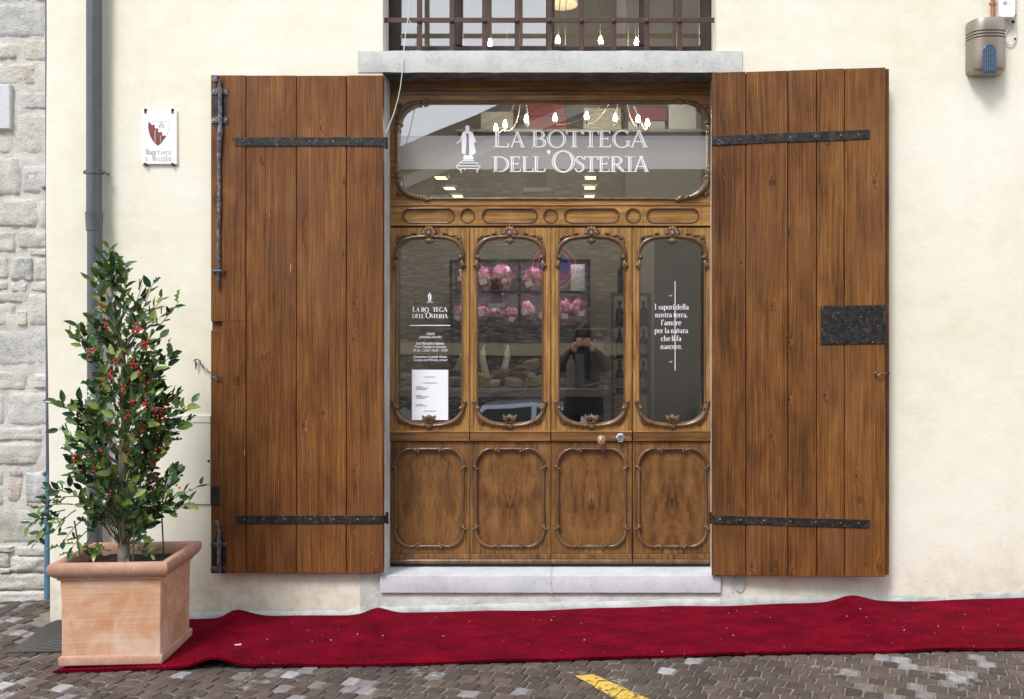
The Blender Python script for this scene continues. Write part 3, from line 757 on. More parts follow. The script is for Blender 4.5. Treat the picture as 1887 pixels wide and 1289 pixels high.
# ---- right leaf, standing a little off the wall at its outer edge
zt2,zb2=ZZ(134,HY),ZZ(1062,HY)
RS=thing('door_shutter','lighter plank shutter with square black iron plate, standing slightly off the right wall','shutter',(XX(1312,HY),-.02,zb2),R(-4.3),'tall plank shutters of the shop door')
E2=[1312,1375,1451,1503,1553,1627]
planks(E2,zb2,zt2,RS,2,None,'pine_light')
m=MB(); m.box(XX(1316,HY),XX(1635,HY),HY+.034,-.008,zb2+.004,zt2-.004); m.build('back_boards',M['pine'],RS)
strap(RS,1313,1598,lambda p:260-(p-1313)*4/285,17,0,3); strap(RS,1314,1598,lambda p:957.5+(p-1314)*8/284,15,-1,4)
m=MB(); m.cbox(XX(1510,HY),XX(1628,HY),HY-.006,HY+.001,ZZ(638,HY),ZZ(567,HY),.002)
pl_=m.build('lock_plate',M['iron'],RS)
m=MB()
for px in range(1514,1628,18):
    for py in (571,634): m.ell(P(px+rng.uniform(-4,4),py+rng.uniform(-2,2),HY-.0065),(.005,.004,.005),6,4)
for _ in range(16): m.ell(P(rng.uniform(1520,1620),rng.uniform(576,630),HY-.0065),(.0045,.003,.0045),6,4)
stuff(m.build('nail_heads',M['steel'],pl_))

# the leaf has dropped on its hinges: its outer edge stands a little higher
SHR=Matrix.Identity(4); SHR[2][0]=.0127; SHR[2][3]=-.0127*XX(1312,HY)
for o_ in RS.children_recursive: o_.data.transform(SHR)
# ---- chains that hold the shutters back
def chain(pts,n,parent):
    pts=[Vector(p) for p in pts]
    for k in range(n):
        t=(k+.5)/n; L=len(pts)-1; i=min(int(t*L),L-1); f=t*L-i
        c=pts[i].lerp(pts[i+1],f); d=(pts[i+1]-pts[i]).normalized()
        a=d.orthogonal().normalized(); b=d.cross(a)
        s=a if k%2 else b
        ln=(pts[-1]-pts[0]).length/n*.72; wd=.0062
        m=MB(); m.tube([c+d*ln*math.cos(q)+s*wd*math.sin(q) for q in [2*PI*j/10 for j in range(10)]],.0022,5,closed=True)
        m.build('link',M['steel'],parent,smooth=60)
c1=thing('shutter_chain','short steel chain from a wall eye to the edge of the left shutter','chain',P(364,665,-.02))
chain([P(366,668,-.022),P(374,676,-.03),P(384,685,-.048),P(393,693,-.066),P(400,697,-.072)],9,c1)
m=MB(); m.tube([P(357,664,0),P(358,664,-.02),P(362,662,-.026),P(368,665,-.026),P(370,669,-.02)],.0035,6)
m.tube([P(361,664,-.02),P(361,672,-.02),P(361,682,-.02)],[.003,.006,.002],5); m.build('wall_eye',M['steel'],c1,smooth=50)
m=MB(); m.tube([P(397,698,-.07),P(401,701,-.075),P(405,697,-.078),P(404,692,-.074),P(401,696,-.062)],.004,6); m.build('shutter_hook',M['steel'],c1,smooth=50)
c2=thing('shutter_chain','short chain hooked round the outer edge of the right shutter','chain',P(1622,688,-.14))
ry=-.155
chain([P(1614,689,ry),P(1620,690,ry-.008),P(1627,690,ry-.004),P(1634,688,ry+.03)],5,c2)
m=MB(); m.ell(P(1613,688,ry+.004),(.010,.008,.009)); m.tube([P(1634,688,ry+.03),P(1637,687,ry+.10),P(1640,686,-.0)],.004,6); m.build('shutter_hook',M['steel'],c2,smooth=50)
# ================================================================== CARVED SHOP DOOR
SD=SC(DY); U=1/SD                            # metres per photo pixel in the door plane
def dx(px): return (px-PX0)*U
def dz(py): return CAMZ+(PY0-py)*U
def DP(px,py,d=0): return Vector((dx(px),DY-d,dz(py)))
door=thing('shop_door','carved walnut shop door of four glazed leaves under a lettered transom window','door',(dx(1015),DY,dz(1045)))
def poly(pts): return [(dx(a),dz(b)) for a,b in pts]
def rect(a,b,c,d): return poly([(a,d),(c,d),(c,b),(a,b)])   # x0,y0,x1,y1
# --- frame head
m=MB(); m.cbox(dx(716),dx(1313),DY-.012,DY+.07,dz(168),dz(148),.003); m.cbox(dx(716),dx(1313),DY-.004,DY+.07,dz(176),dz(168.4),.002)
m.build('frame_head',M['wal_dh'],door)
m=MB(); m.box(dx(712),dx(719.6),DY-.002,DY+.07,dz(1045),dz(176)); m.box(dx(1310.4),dx(1317),DY-.002,DY+.07,dz(1045),dz(176)); m.build('frame_post',M['wal_d'],door)
# --- transom
def plate1(m,rc,hole,y0,y1):
    """rectangular board with one rounded opening, as rays from the opening's middle"""
    x0,z0,x1,z1=rc; cx=sum(p[0] for p in hole)/len(hole); cy=sum(p[1] for p in hole)/len(hole)
    cor={0:(x1,z0),1:(x1,z1),2:(x0,z1),3:(x0,z0)}
    def hit(p):
        a,b=p[0]-cx,p[1]-cy; best=None
        for sd,(t,) in enumerate([((x1-cx)/a if a>1e-9 else 1e9,),((z1-cy)/b if b>1e-9 else 1e9,),((x0-cx)/a if a<-1e-9 else 1e9,),((z0-cy)/b if b<-1e-9 else 1e9,)]):
            if best is None or t<best[0]: best=(t,sd)
        return (cx+a*best[0],cy+b*best[0]),best[1]
    n=len(hole); fs=[]
    for k in range(n):
        a,b=hole[k],hole[(k+1)%n]; (pa,sa),(pb,sb)=hit(a),hit(b)
        ring=[a,pa]+([{(0,1):(x1,z1),(1,2):(x0,z1),(2,3):(x0,z0),(3,0):(x1,z0),(1,0):(x1,z1),(2,1):(x0,z1),(3,2):(x0,z0),(0,3):(x1,z0)}[(sa,sb)]] if sa!=sb else [])+[pb,b]
        for yy in (y0,y1): m.add([(dx(p),yy,dz(q)) for p,q in ring],[tuple(range(len(ring)))])
        m.add([(dx(a[0]),y0,dz(a[1])),(dx(b[0]),y0,dz(b[1])),(dx(b[0]),y1,dz(b[1])),(dx(a[0]),y1,dz(a[1]))],[(0,1,2,3)])
    q=[(x0,z0),(x1,z0),(x1,z1),(x0,z1)]
    for k in range(4):
        a,b=q[k],q[(k+1)%4]; m.add([(dx(a[0]),y0,dz(a[1])),(dx(b[0]),y0,dz(b[1])),(dx(b[0]),y1,dz(b[1])),(dx(a[0]),y1,dz(a[1]))],[(0,1,2,3)])
def rrect(x0,y0,x1,y1,r,n=9,rx=None):
    rx=rx or r; out=[]
    for cx,cy,a0 in ((x1-rx,y0+r,-90),(x1-rx,y1-r,0),(x0+rx,y1-r,90),(x0+rx,y0+r,180)):
        for k in range(n+1):
            a=R(a0+90*k/n); out.append((cx+rx*math.cos(a),cy+r*math.sin(a)))
    return out
TR=(733,189.5,1304.5,365)
hole=rrect(*TR,36,9,40)
m=MB(); plate1(m,(719.8,176.3,1310.2,378),hole,DY,DY+.05)
trans=m.build('transom',M['wal_h'],door)
m=MB(); m.box(dx(728),dx(1310),DY+.026,DY+.031,dz(370),dz(184)); tglass=m.build('glass_pane',M['glass'],trans)
m=MB(); fl=[DP(a,b,.004) for a,b in rrect(TR[0]-2,TR[1]-2,TR[2]+2,TR[3]+2,37,8,41)]
m.tube(fl,.0085,8,closed=True); m.build('edge_molding',M['carve'],trans,smooth=60)
def spiral(m,c,r0,turns,a0,sg,rad,d=.008,n=18):
    pts=[];rr=[]
    for k in range(n+1):
        t=k/n; a=a0+sg*turns*2*PI*t; q=r0*(1-.82*t)
        pts.append(Vector((c[0]+q*math.cos(a)*U, c[1]-d-.004*t, c[2]+q*math.sin(a)*U))); rr.append(rad*(1-.25*t))
    m.tube(pts,rr,6)
def lobe(m,c,ang,ln,wd,ht,off=0):            # one carved leaf lobe lying on the wood, ang in degrees, px units
    a=R(ang); ca,sa=math.cos(a),math.sin(a)
    Mx=Matrix(((ca,0,-sa),(0,1,0),(sa,0,ca)))
    m.ell(Vector(c)+Vector((ca*(ln*.5+off)*U,0,sa*(ln*.5+off)*U)),(ln*.5*U,ht,wd*.5*U),8,6,Mx)
def corner(sx,sy):                           # bold scrolled corner of the transom; drawn for top left, mirrored
    X=lambda a:1018.7+sx*(a-1018.7); Y=lambda b:277.25+sy*(b-277.25)
    m=MB(); ctl=[(734,231),(734,222),(737,212),(743,203),(752,196),(763,191.5),(774,189)]
    m.tube([DP(X(a),Y(b),.010) for a,b in ctl],[.011,.016,.018,.019,.018,.016,.011],8)
    q=lambda a,b,d=.010:DP(X(a),Y(b),d)
    m.ell(q(735,227,.016),(.017,.013,.017)); m.ell(q(771,190,.016),(.016,.012,.016))
    for a,b,l,w_ in ((776,188,14,9),(781,186,14,7),(777,191,9,6)): 
        lobe(m,q(a,b,.008),0 if sx>0 else 180,l,w_,.010)
    for b,l,w_ in ((233,11,10),(240,12,8),(236,9,11)):
        lobe(m,q(731.5,b-1,.008),-90 if sy>0 else 90,l,w_,.010)
    for k in range(4):
        an=135+(-30+20*k); an=an if sx>0 else 180-an; an=an if sy>0 else -an
        lobe(m,q(741,200,.006),an,9+2*(k%2),4.5,.008)
    m.build('corner_scroll',M['carve'],trans,smooth=60)
for sx in (1,-1):
    for sy in (1,-1): corner(sx,sy)
fb=NT('frosted_film'); tr_=fb.n('BsdfTransparent'); ms_=fb.n('MixShader'); ms_.inputs[0].default_value=.15; fb.col((.80,.80,.80)); fb.rough(.6)
fb.set(ms_,'i1',tr_.outputs[0]); fb.set(ms_,'i2',fb.b.outputs[0]); fb.set(fb.out,'Surface',ms_.outputs[0])
m=MB(); m.box(dx(730),dx(1308),DY+.0245,DY+.0254,dz(311),dz(249)); lab(m.build('frosted_band',fb.m,trans),'pale frosted film band behind the sign lettering')
# --- frieze board with sunk ovals
FO=[(742,838),(848,875),(888,990.5),(1001,1028),(1039.5,1141.5),(1153,1180.5),(1191,1288)]
holes=[]
for a,b in FO:
    holes.append(rrect(a,384.5,b,411.5,13.5,8,min(13.5,(b-a)/2-.01)))
m=MB(); cuts=[719.8,843,881.5,995.5,1034,1147,1185.5,1310.2]
for k_,h_ in enumerate(holes): plate1(m,(cuts[k_],378.6,cuts[k_+1],416),h_,DY-.004,DY+.03)
fr=m.build('frieze',M['wal_f'],door)
for a,b in FO:
    m=MB(); rr_=min(13.5,(b-a)/2-.01)
    m.tube([DP(p,q,.002) for p,q in rrect(a+.3,384.8,b-.3,411.2,13.2,8,rr_-.3)],.0062,6,closed=True); m.build('oval_bead',M['carve'],fr,smooth=60)
    m=MB(); h=rrect(a+1,385.5,b-1,410.5,12.5,8,rr_-1); m.prism(poly(h),DY+.008,DY+.03); m.build('oval_panel',M['wal_f'],fr)
m=MB()
for px in (741,843,881.5,995.5,1034,1147,1185.5,1292): m.box(dx(px)-.0012,dx(px)+.0012,DY-.0046,DY-.003,dz(416),dz(378.6))
stuff(m.build('board_joints',M['wal_d'],fr))
m=MB(); m.cbox(dx(720),dx(1310),DY-.010,DY+.03,dz(379.2),dz(376.8),.001); m.build('frieze_bead',M['wal_h'],door)
m=MB(); m.box(dx(719.8),dx(1310.2),DY+.010,DY+.04,dz(421),dz(416.1)); m.build('gap_shade_strip',M['winframe'],door)  # dark strip whose colour stands for the shade in this gap

# --- carved ornaments (shared meshes, origin at leaf centre on its line)
def orn_rosette():
    m=MB(); Z=lambda dy:-dy*U; O=lambda a,b,d=.0:Vector((a*U,-d,Z(b)))
    for k in range(11):                      # fan of petals, origin at the boss
        an=-22+k*224/10; lobe(m,O(0,0,.008),an,14 if 1<k<9 else 12.5,5.6,.011,2)
    m.ell(O(0,0,.012),(.021,.014,.025),12,8)
    m.tube([O(6.6*math.cos(R(a)),7.6*math.sin(R(a)),.014) for a in range(0,360,24)],.006,6,closed=True)
    m.ell(O(0,0,.022),(.012,.012,.015),10,6)
    for sx in (-1,1):
        m.ell(O(sx*10.5,-1,.014),(.011,.011,.011)); lobe(m,O(sx*1.5,7,.010),-90-sx*-22,10,5,.010)
    lobe(m,O(0,7,.012),-90,12,7,.012); m.ell(O(0,17.5,.010),(.007,.007,.006))
    for sx in (-1,1): m.ell(O(sx*7,12,.007),(.008,.006,.010))
    return m.mesh('rosette',M['carve'],60)
def orn_shell():
    m=MB(); O=lambda a,b,d=.0:Vector((a*U,-d,-b*U))
    for k in range(7): lobe(m,O(0,2,.009),-90+(-48+16*k),13-abs(k-3)*.7,4.6,.010,1)
    for k in range(5): lobe(m,O(0,-2,.010),90+(-46+23*k),10-abs(k-2)*.6,5.5,.011,1)
    m.tube([O(-5,1,.018),O(0,2.6,.020),O(5,1,.018)],.005,6)
    for sx in (-1,1):
        spiral(m,O(sx*8.5,-5,.006),4.6,1.25,R(-90 if sx<0 else -90),-sx,.0075)
        m.ell(O(sx*8.3,-5,.018),(.008,.008,.008)); m.ell(O(sx*11,-9.5,.010),(.009,.008,.007))
    return m.mesh('shell',M['carve'],60)
def sup(a,n):
    c,s=math.cos(a),math.sin(a); return (abs(c)**(2/n)*(1 if c>0 else -1),max(0,s)**(2/n))
def orn_topcurve():                          # arch rail with scrolled ends; origin leaf centre, z at py 440
    m=MB(); O=lambda a,b,d=.0:Vector((a*U,-d,-(b-440)*U))
    for sx in (-1,1):
        pts=[];rad=[]
        for k in range(15):
            t=k/14; p,q=sup(R(4+81*t),3.0); pts.append(O(-sx*62.5*p,481-44.5*q,.010)); rad.append(.0105+.0055*math.sin(PI*min(1,t*1.15)))
        pts.append(O(-sx*2.5,434.5,.010)); rad.append(.010)
        m.tube(pts,rad,8)
        m.ell(O(-sx*58.5,474.5,.018),(.014,.013,.014)); spiral(m,O(-sx*59.5,475,.006),4.8,1.1,R(180 if sx>0 else 0),sx,.0065)
        lobe(m,O(-sx*60.5,478,.010),-92 if sx>0 else -88,20,7.5,.012); lobe(m,O(-sx*63.5,484,.010),-90,9,5,.012); m.ell(O(-sx*64.5,489.5,.012),(.012,.010,.012))
        m.ell(O(-sx*26.5,430.5,.010),(.009,.010,.009)); lobe(m,O(-sx*27,431,.006),180 if sx>0 else 0,7,3,.006)
        for k in range(5):                   # spandrel leaf
            an=6+k*17; an=180-an if sx>0 else an
            lobe(m,O(-sx*51,440,.006),an,9-k*.7,3.4,.009,1)
        lobe(m,O(-sx*34,434.5,.005),180 if sx>0 else 0,16,3.2,.006)
        lobe(m,O(-sx*59,441,.006),-92,9,4,.008)
    return m.mesh('arch_molding',M['carve'],60)
def orn_botcurve():
    m=MB(); O=lambda a,b,d=.0:Vector((a*U,-d,-(b-782)*U))
    for sx in (-1,1):
        pts=[O(-sx*66,741,.010),O(-sx*65.5,747,.010)];rad=[.012,.008]
        for k in range(14):
            t=k/13; p,q=sup(R(8+78*t),2.6); pts.append(O(-sx*63*p,742+42.5*q,.010)); rad.append(.010+.0055*math.sin(PI*min(1,t*1.2)))
        m.tube(pts,rad,8)
        m.ell(O(-sx*66,741,.013),(.013,.011,.013)); m.ell(O(-sx*58.5,752.5,.016),(.013,.012,.013)); lobe(m,O(-sx*60,757,.010),88 if sx>0 else 92,10,6,.011)
        for k in range(4):
            an=-8-k*20; an=180-an if sx>0 else an
            lobe(m,O(-sx*48,772+k*1.0,.006),an,12-k*1.2,4.2,.009,1)
        lobe(m,O(-sx*56,765,.006),-80 if sx<0 else -100,10,4.5,.008)
    return m.mesh('sweep_molding',M['carve'],60)
def orn_panelmold():                         # scrolled frame of the lower panels, origin at panel centre
    m=MB(); hw,hh=62,90; O=lambda a,b,d=.0:Vector((a*U,-d,-b*U))
    for sx in (-1,1):
        for sy in (-1,1):
            pts=[];rad=[]
            for k in range(11):
                t=k/10; a=R(90*t); pts.append(O(sx*(hw-29+30*math.cos(a)),sy*(hh-31+31*math.sin(a)),.008)); rad.append(.007+.004*math.sin(PI*t))
            pts.append(O(sx*(hw-36),sy*(hh-1.5),.008)); rad.append(.006)
            m.tube(pts,rad,8)
            for (a,b,s_) in ((hw-37,hh-.5,0),(hw+1,hh-33,1)):
                m.ell(O(sx*a,sy*(b-1.5),.012),(.011,.010,.009)); m.ell(O(sx*(a-(3 if s_ else 5)),sy*(b-(4 if s_ else 4)),.012),(.009,.009,.009))
                lobe(m,O(sx*a,sy*b,.010),(90 if sx*sy>0 else 90) if s_==0 and False else ((0 if sx<0 else 180) if s_==0 else (90*sy)),9,4,.008)
            lobe(m,O(sx*(hw+1),sy*(hh-30),.010),(35 if sx>0 else 145) if sy>0 else (-35 if sx>0 else -145),8,3.5,.007)
            lobe(m,O(sx*(hw-38),sy*(hh-1),.010),(-130 if sx>0 else -50) if sy>0 else (130 if sx>0 else 50),7,3.5,.007)
        m.tube([O(sx*(hw),-(hh-34),.006),O(sx*(hw),hh-34,.006)],.0085,8)
    for sy in (-1,1): m.tube([O(-(hw-36),sy*(hh-.5),.007),O(hw-36,sy*(hh-.5),.007)],.0085,8)
    return m.mesh('panel_molding',M['carve'],60)
ROS,SHE,TOP,BOT,PMO=orn_rosette(),orn_shell(),orn_topcurve(),orn_botcurve(),orn_panelmold()
LEAVES=[(719.8,865.4,791),(866.4,1014.6,939.5),(1016,1164.2,1090),(1166.2,1310.2,1239)]
pane_of=[]; leaf_of=[]
def arch(cx,g=0):
    out=[]
    for k in range(0,21): p,q=sup(PI*k/20,3.0); out.append((cx-59.5*p,481-41*q))
    for k in range(0,21): p,q=sup(PI*k/20,2.6); out.append((cx+59.5*p,742+38.5*q))
    return out
for i,(a,b,cx) in enumerate(LEAVES):
    m=MB(); plate1(m,(a,420.4,b,795),[q for i_,q in enumerate(arch(cx)) if i_ not in (18,37)] if False else arch(cx),DY,DY+.045)
    lf=m.build('door_leaf',M['wal_v'],door); leaf_of.append(lf)
    m=MB(); m.box(dx(cx-66),dx(cx+66),DY+.024,DY+.029,dz(790),dz(432)); pane_of.append(m.build('glass_pane',M['glass'],lf))
    # bead round the glass on the straight sides
    m=MB()
    for sx in (-1,1): m.tube([DP(cx+sx*60.5,496,.001),DP(cx+sx*60.5,742,.001)],.0055,6)
    m.build('glazing_bead',M['carve'],lf,smooth=60)
    link('rosette',ROS,lf,(dx(cx),DY,dz(432))); link('arch_molding',TOP,lf,(dx(cx),DY,dz(440)))
    link('shell',SHE,lf,(dx(cx),DY,dz(777))); link('sweep_molding',BOT,lf,(dx(cx),DY,dz(782)))
    # stiles proud by a hair, so that the joints show
    for s0,s1 in ((a+.3,cx-66.5),(cx+66.5,b-.3)):
        if s1-s0>2: m=MB(); m.cbox(dx(s0),dx(s1),DY-.003,DY-.0002,dz(794.6),dz(420.8),.0012); m.build('stile',M['wal_v'],lf)
    # middle rail
    m=MB(); m.cbox(dx(a+.2),dx(b-.2),DY-.016,DY+.04,dz(813),dz(796),.003); m.build('middle_rail',M['wal_dh'],lf)
    m=MB(); m.cbox(dx(a),dx(b),DY-.020,DY+.02,dz(796.6),dz(794.2),.0015); m.build('rail_bead',M['wal_h'],lf)
    # lower frame and figured panel
    ph=[(p,q) for p,q in rrect(cx-61,827,cx+61,1007,29,8,28)]
    m=MB(); plate1(m,(a,814.4,b,1021),ph,DY+.002,DY+.045); m.build('lower_frame',M['wal_d'],lf)
    m=MB(); h=rrect(-62,-91,62,91,29,8,29); m.prism([(p*U,-q*U) for p,q in h],.012,.03)
    m.build('lower_panel',M['wal_book'],lf,loc=(dx(cx),DY,dz(917)))
    link('panel_molding',PMO,lf,(dx(cx),DY,dz(917)))
    m=MB(); m.cbox(dx(a),dx(b),DY-.008,DY+.045,dz(1030),dz(1021.3),.002); m.build('plinth_rail',M['wal_d'],lf)
    m=MB(); m.tube([DP(a,1034.5,-.004),DP(b,1034.5,-.004)],.0165,10); m.build('drip_molding',M['carve'],lf,smooth=60)
m=MB(); m.box(dx(719),dx(1311),DY+.02,DY+.06,dz(1046),dz(1036)); m.build('foot_gap_shade',M['winframe'],door)  # dark strip coloured for the shade in the gap below the leaves
m=MB(); m.box(dx(716),dx(1313),DY+.046,DY+.058,dz(1045),dz(800)); m.build('door_backing',M['wal_d'],door)
# furniture
hx=leaf_of[2]
m=MB(); m.lathe([(.010,0),(.010,-.030),(.018,-.034),(.031,-.046),(.031,-.056),(.020,-.068),(.004,-.072)],DP(1107.5,809,.016),'y',8); m.build('door_knob',M['brass'],hx)
m=MB(); m.lathe([(.030,0),(.030,-.006),(.024,-.010)],DP(1143,806.5,.016),'y',6); m.lathe([(.018,-.009),(.018,-.018),(.012,-.019),(.011,-.016),(.002,-.016)],DP(1143,806.5,.016),'y',16); lk=m.build('lock_cylinder',M['chrome'],hx)
m=MB(); m.box(dx(1143)-.002,dx(1143)+.002,DY-.0345,DY-.030,dz(809),dz(804)); m.build('keyhole',M['black'],lk)

# ================================================================== LETTERING
class Gl:
    """little engraved roman alphabet: strokes with thick and thin, cap height 1"""
    def __init__(s,inline): s.q=[]; s.i=inline
    def strip(s,pts,wd):
        L=[];Rr=[]; n=len(pts)
        for k in range(n):
            a=pts[max(0,k-1)]; b=pts[min(n-1,k+1)]; tx,ty=b[0]-a[0],b[1]-a[1]; l=math.hypot(tx,ty) or 1
            nx,ny=-ty/l,tx/l; w=wd[k]/2 if hasattr(wd,'__len__') else wd/2
            L.append((pts[k][0]+nx*w,pts[k][1]+ny*w)); Rr.append((pts[k][0]-nx*w,pts[k][1]-ny*w))
        if s.i and max(wd if hasattr(wd,'__len__') else [wd])>.1:   # open the thick strokes with an inline
            ww=[(wd[k] if hasattr(wd,'__len__') else wd) for k in range(n)]
            def part(f0,f1): 
                A=[];B=[]
                for k in range(n):
                    o=ww[k]<.075; g0,g1=(0,1) if o else (f0,f1)
                    A.append((L[k][0]+(Rr[k][0]-L[k][0])*g0,L[k][1]+(Rr[k][1]-L[k][1])*g0)); B.append((L[k][0]+(Rr[k][0]-L[k][0])*g1,L[k][1]+(Rr[k][1]-L[k][1])*g1))
                s.q.append((A,B))
            part(0,.5); part(.74,1)
        else: s.q.append((L,Rr))
    def ln(s,x0,y0,x1,y1,w): s.strip([(x0,y0),(x1,y1)],w)
    def stem(s,x,y0,y1,w,sf=3,sl=.085):
        s.ln(x,y0,x,y1,w)
        if sf&1: s.ln(x-w/2-sl,y0+.018,x+w/2+sl,y0+.018,.036)
        if sf&2: s.ln(x-w/2-sl,y1-.018,x+w/2+sl,y1-.018,.036)
    def arc(s,cx,cy,rx,ry,a0,a1,T=.13,t=.045,n=22,e=1.4):
        P_=[];W=[]
        for k in range(n+1):
            a=R(a0+(a1-a0)*k/n); P_.append((cx+rx*math.cos(a),cy+ry*math.sin(a))); W.append(t+(T-t)*abs(math.cos(a))**e)
        s.strip(P_,W)
def glyph(ch,g,T=.135,t=.045):
    if ch=='L': g.stem(.16,0,1,T); g.ln(.16,.022,.60,.022,t); g.ln(.585,0,.615,.20,t*.9); return .66
    if ch=='A': g.ln(.08,0,.385,1.0,t*1.1); g.ln(.37,1.02,.69,0,T); g.ln(.19,.34,.56,.34,t); g.ln(-.01,.018,.19,.018,.036); g.ln(.56,.018,.82,.018,.036); return .80
    if ch=='B': g.stem(.16,0,1,T); g.ln(.1,.98,.36,.98,t); g.arc(.34,.75,.21,.235,90,-90,T,t); g.ln(.16,.515,.36,.515,t); g.arc(.36,.27,.26,.25,90,-90,T,t); g.ln(.1,.02,.38,.02,t); return .68
    if ch=='O': g.arc(.46,.5,.41,.49,0,360,T,t,36); return .92
    if ch=='T': g.stem(.36,0,.98,T,1); g.ln(.02,.975,.70,.975,t); g.ln(.02,.99,.045,.80,t*.9); g.ln(.70,.99,.675,.80,t*.9); return .72
    if ch=='E': g.stem(.16,0,1,T); g.ln(.1,.98,.55,.98,t); g.ln(.16,.52,.45,.52,t); g.ln(.1,.022,.57,.022,t); g.ln(.54,.99,.545,.83,t*.9); g.ln(.565,0,.60,.19,t*.9); g.ln(.45,.60,.45,.44,t*.9); return .62
    if ch=='G': g.arc(.46,.5,.41,.49,48,318,T,t,30); g.stem(.76,.06,.40,T*.9,2,.07); g.ln(.735,.80,.745,.97,t); return .90
    if ch=='D': g.stem(.16,0,1,T); g.ln(.1,.98,.38,.98,t); g.arc(.36,.5,.43,.478,90,-90,T,t,26); g.ln(.1,.022,.38,.022,t); return .86
    if ch=='S': 
        pts=[(.43,.80),(.40,.93),(.28,.985),(.15,.93),(.10,.79),(.15,.66),(.28,.55),(.40,.43),(.45,.27),(.39,.10),(.25,.015),(.12,.06),(.06,.22)]
        g.strip(pts,[t,t,t,t*1.6,T*.7,T,T,T,T*.8,t*1.5,t,t,t]); return .52
    if ch=='R': g.stem(.16,0,1,T); g.ln(.1,.98,.36,.98,t); g.arc(.34,.74,.22,.24,90,-90,T,t); g.ln(.16,.50,.36,.50,t); g.ln(.33,.50,.66,.02,T); g.ln(.60,.018,.80,.018,.036); return .76
    if ch=='I': g.stem(.24,0,1,T,3,.17); return .48
    if ch=="'": g.arc(.10,.92,.045,.05,0,360,.09,.09,12,0); g.strip([(.145,.92),(.14,.82),(.06,.70)],[.07,.05,.02]); return .24
    # lower case, x-height .66
    if ch=='o': g.arc(.30,.32,.22,.33,0,360,T,t,24); return .60
    if ch=='c': g.arc(.30,.32,.22,.33,50,310,T,t,20); g.arc(.44,.53,.03,.03,0,360,.08,.08,8,0); return .52
    if ch=='e': g.arc(.30,.32,.22,.33,0,315,T,t,22); g.ln(.10,.34,.52,.34,t); return .56
    if ch=='a': g.arc(.22,.18,.13,.165,0,360,T*.8,t,16); g.strip([(.08,.50),(.14,.62),(.28,.645),(.40,.56),(.42,.40),(.42,.05),(.52,.02)],[.10,t,t,T*.8,T,T,t]); return .54
    if ch=='s': g.strip([(.36,.50),(.30,.63),(.18,.63),(.10,.52),(.16,.40),(.30,.28),(.36,.15),(.26,.015),(.12,.02),(.06,.16)],[t,t,t,T*.7,T,T,T*.8,t,t,t]); return .44
    if ch in 'rnmhu':
        x=.15; tall=1.0 if ch=='h' else .64
        if ch=='u':
            g.ln(x,.62,x,.16,T); g.ln(x-.1,.622,x,.622,.036); g.strip([(x,.2),(.2,.05),(.32,.02),(.46,.14)],[T,T*.7,t,t]); g.stem(.48,0,.64,T,1,.06); g.ln(.38,.622,.48,.622,.036); return .66
        g.stem(x,0,tall,T,1,.07); g.ln(x-.10,tall-.018,x,tall-.018,.036)
        if ch=='r': g.strip([(x,.42),(.24,.58),(.34,.63)],[t,t,t]); g.arc(.36,.58,.03,.03,0,360,.09,.09,8,0); return .44
        for k in range(2 if ch=='m' else 1):
            o=x+k*.33; g.strip([(o,.42),(o+.1,.58),(o+.2,.64),(o+.30,.57),(o+.33,.42)],[t,t,t*1.2,T*.9,T]); g.stem(o+.33,0,.45,T,1,.07)
        return .98 if ch=='m' else .66
    if ch=='i': g.stem(.15,0,.64,T,1,.07); g.ln(.05,.622,.15,.622,.036); g.arc(.15,.86,.035,.035,0,360,.09,.09,10,0); return .31
    if ch=='l': g.stem(.15,0,1,T,1,.07); g.ln(.05,.982,.15,.982,.036); return .31
    if ch=='d': g.arc(.27,.32,.20,.33,0,360,T,t,20); g.stem(.48,0,1,T,1,.05); g.ln(.38,.982,.48,.982,.036); return .64
    if ch=='p': g.stem(.15,-.30,.64,T,1,.07); g.ln(.05,.622,.15,.622,.036); g.arc(.35,.32,.20,.33,0,360,T,t,20); return .64
    if ch=='t': g.ln(.18,.82,.18,.12,T); g.ln(.02,.622,.36,.622,.04); g.strip([(.18,.15),(.22,.03),(.34,.06)],[T,T*.6,t]); return .40
    if ch=='f': g.stem(.17,0,.80,T,1,.07); g.ln(.03,.622,.36,.622,.04); g.strip([(.17,.78),(.22,.95),(.34,.98)],[T,T*.6,t]); g.arc(.36,.93,.03,.03,0,360,.09,.09,8,0); return .40
    if ch=='.': g.arc(.12,.06,.04,.04,0,360,.10,.10,10,0); return .26
    if ch==',': g.arc(.12,.06,.04,.04,0,360,.10,.10,10,0); g.strip([(.16,.05),(.15,-.06),(.08,-.16)],[.07,.05,.02]); return .26
    return .30
def put(m,g,x0,sx,yb,sy,Y,lay):
    for (A,B) in g.q:
        lay[0]=(lay[0]+1)%5; yy=Y-lay[0]*.00025; n=len(A)
        vs=[(dx(x0+a[0]*sx),yy,dz(yb-a[1]*sy)) for a in A]+[(dx(x0+a[0]*sx),yy,dz(yb-a[1]*sy)) for a in B]
        m.add(vs,[(k,k+1,n+k+1,n+k) for k in range(n-1)])
GY=DY+.0235                                   # just in front of the panes
def caps_fit(m,items,Y,lay,inline,T=.135):
    for ch,x0,x1,yt,yb in items:
        g=Gl(inline); adv=glyph(ch,g,T,.062 if inline else .05)
        xs=[p[0] for A,B in g.q for p in A+B]; a,b=min(xs),max(xs); s=(x1-x0)/(b-a)
        put(m,g,x0-a*s,s,yb,yb-yt,Y,lay)
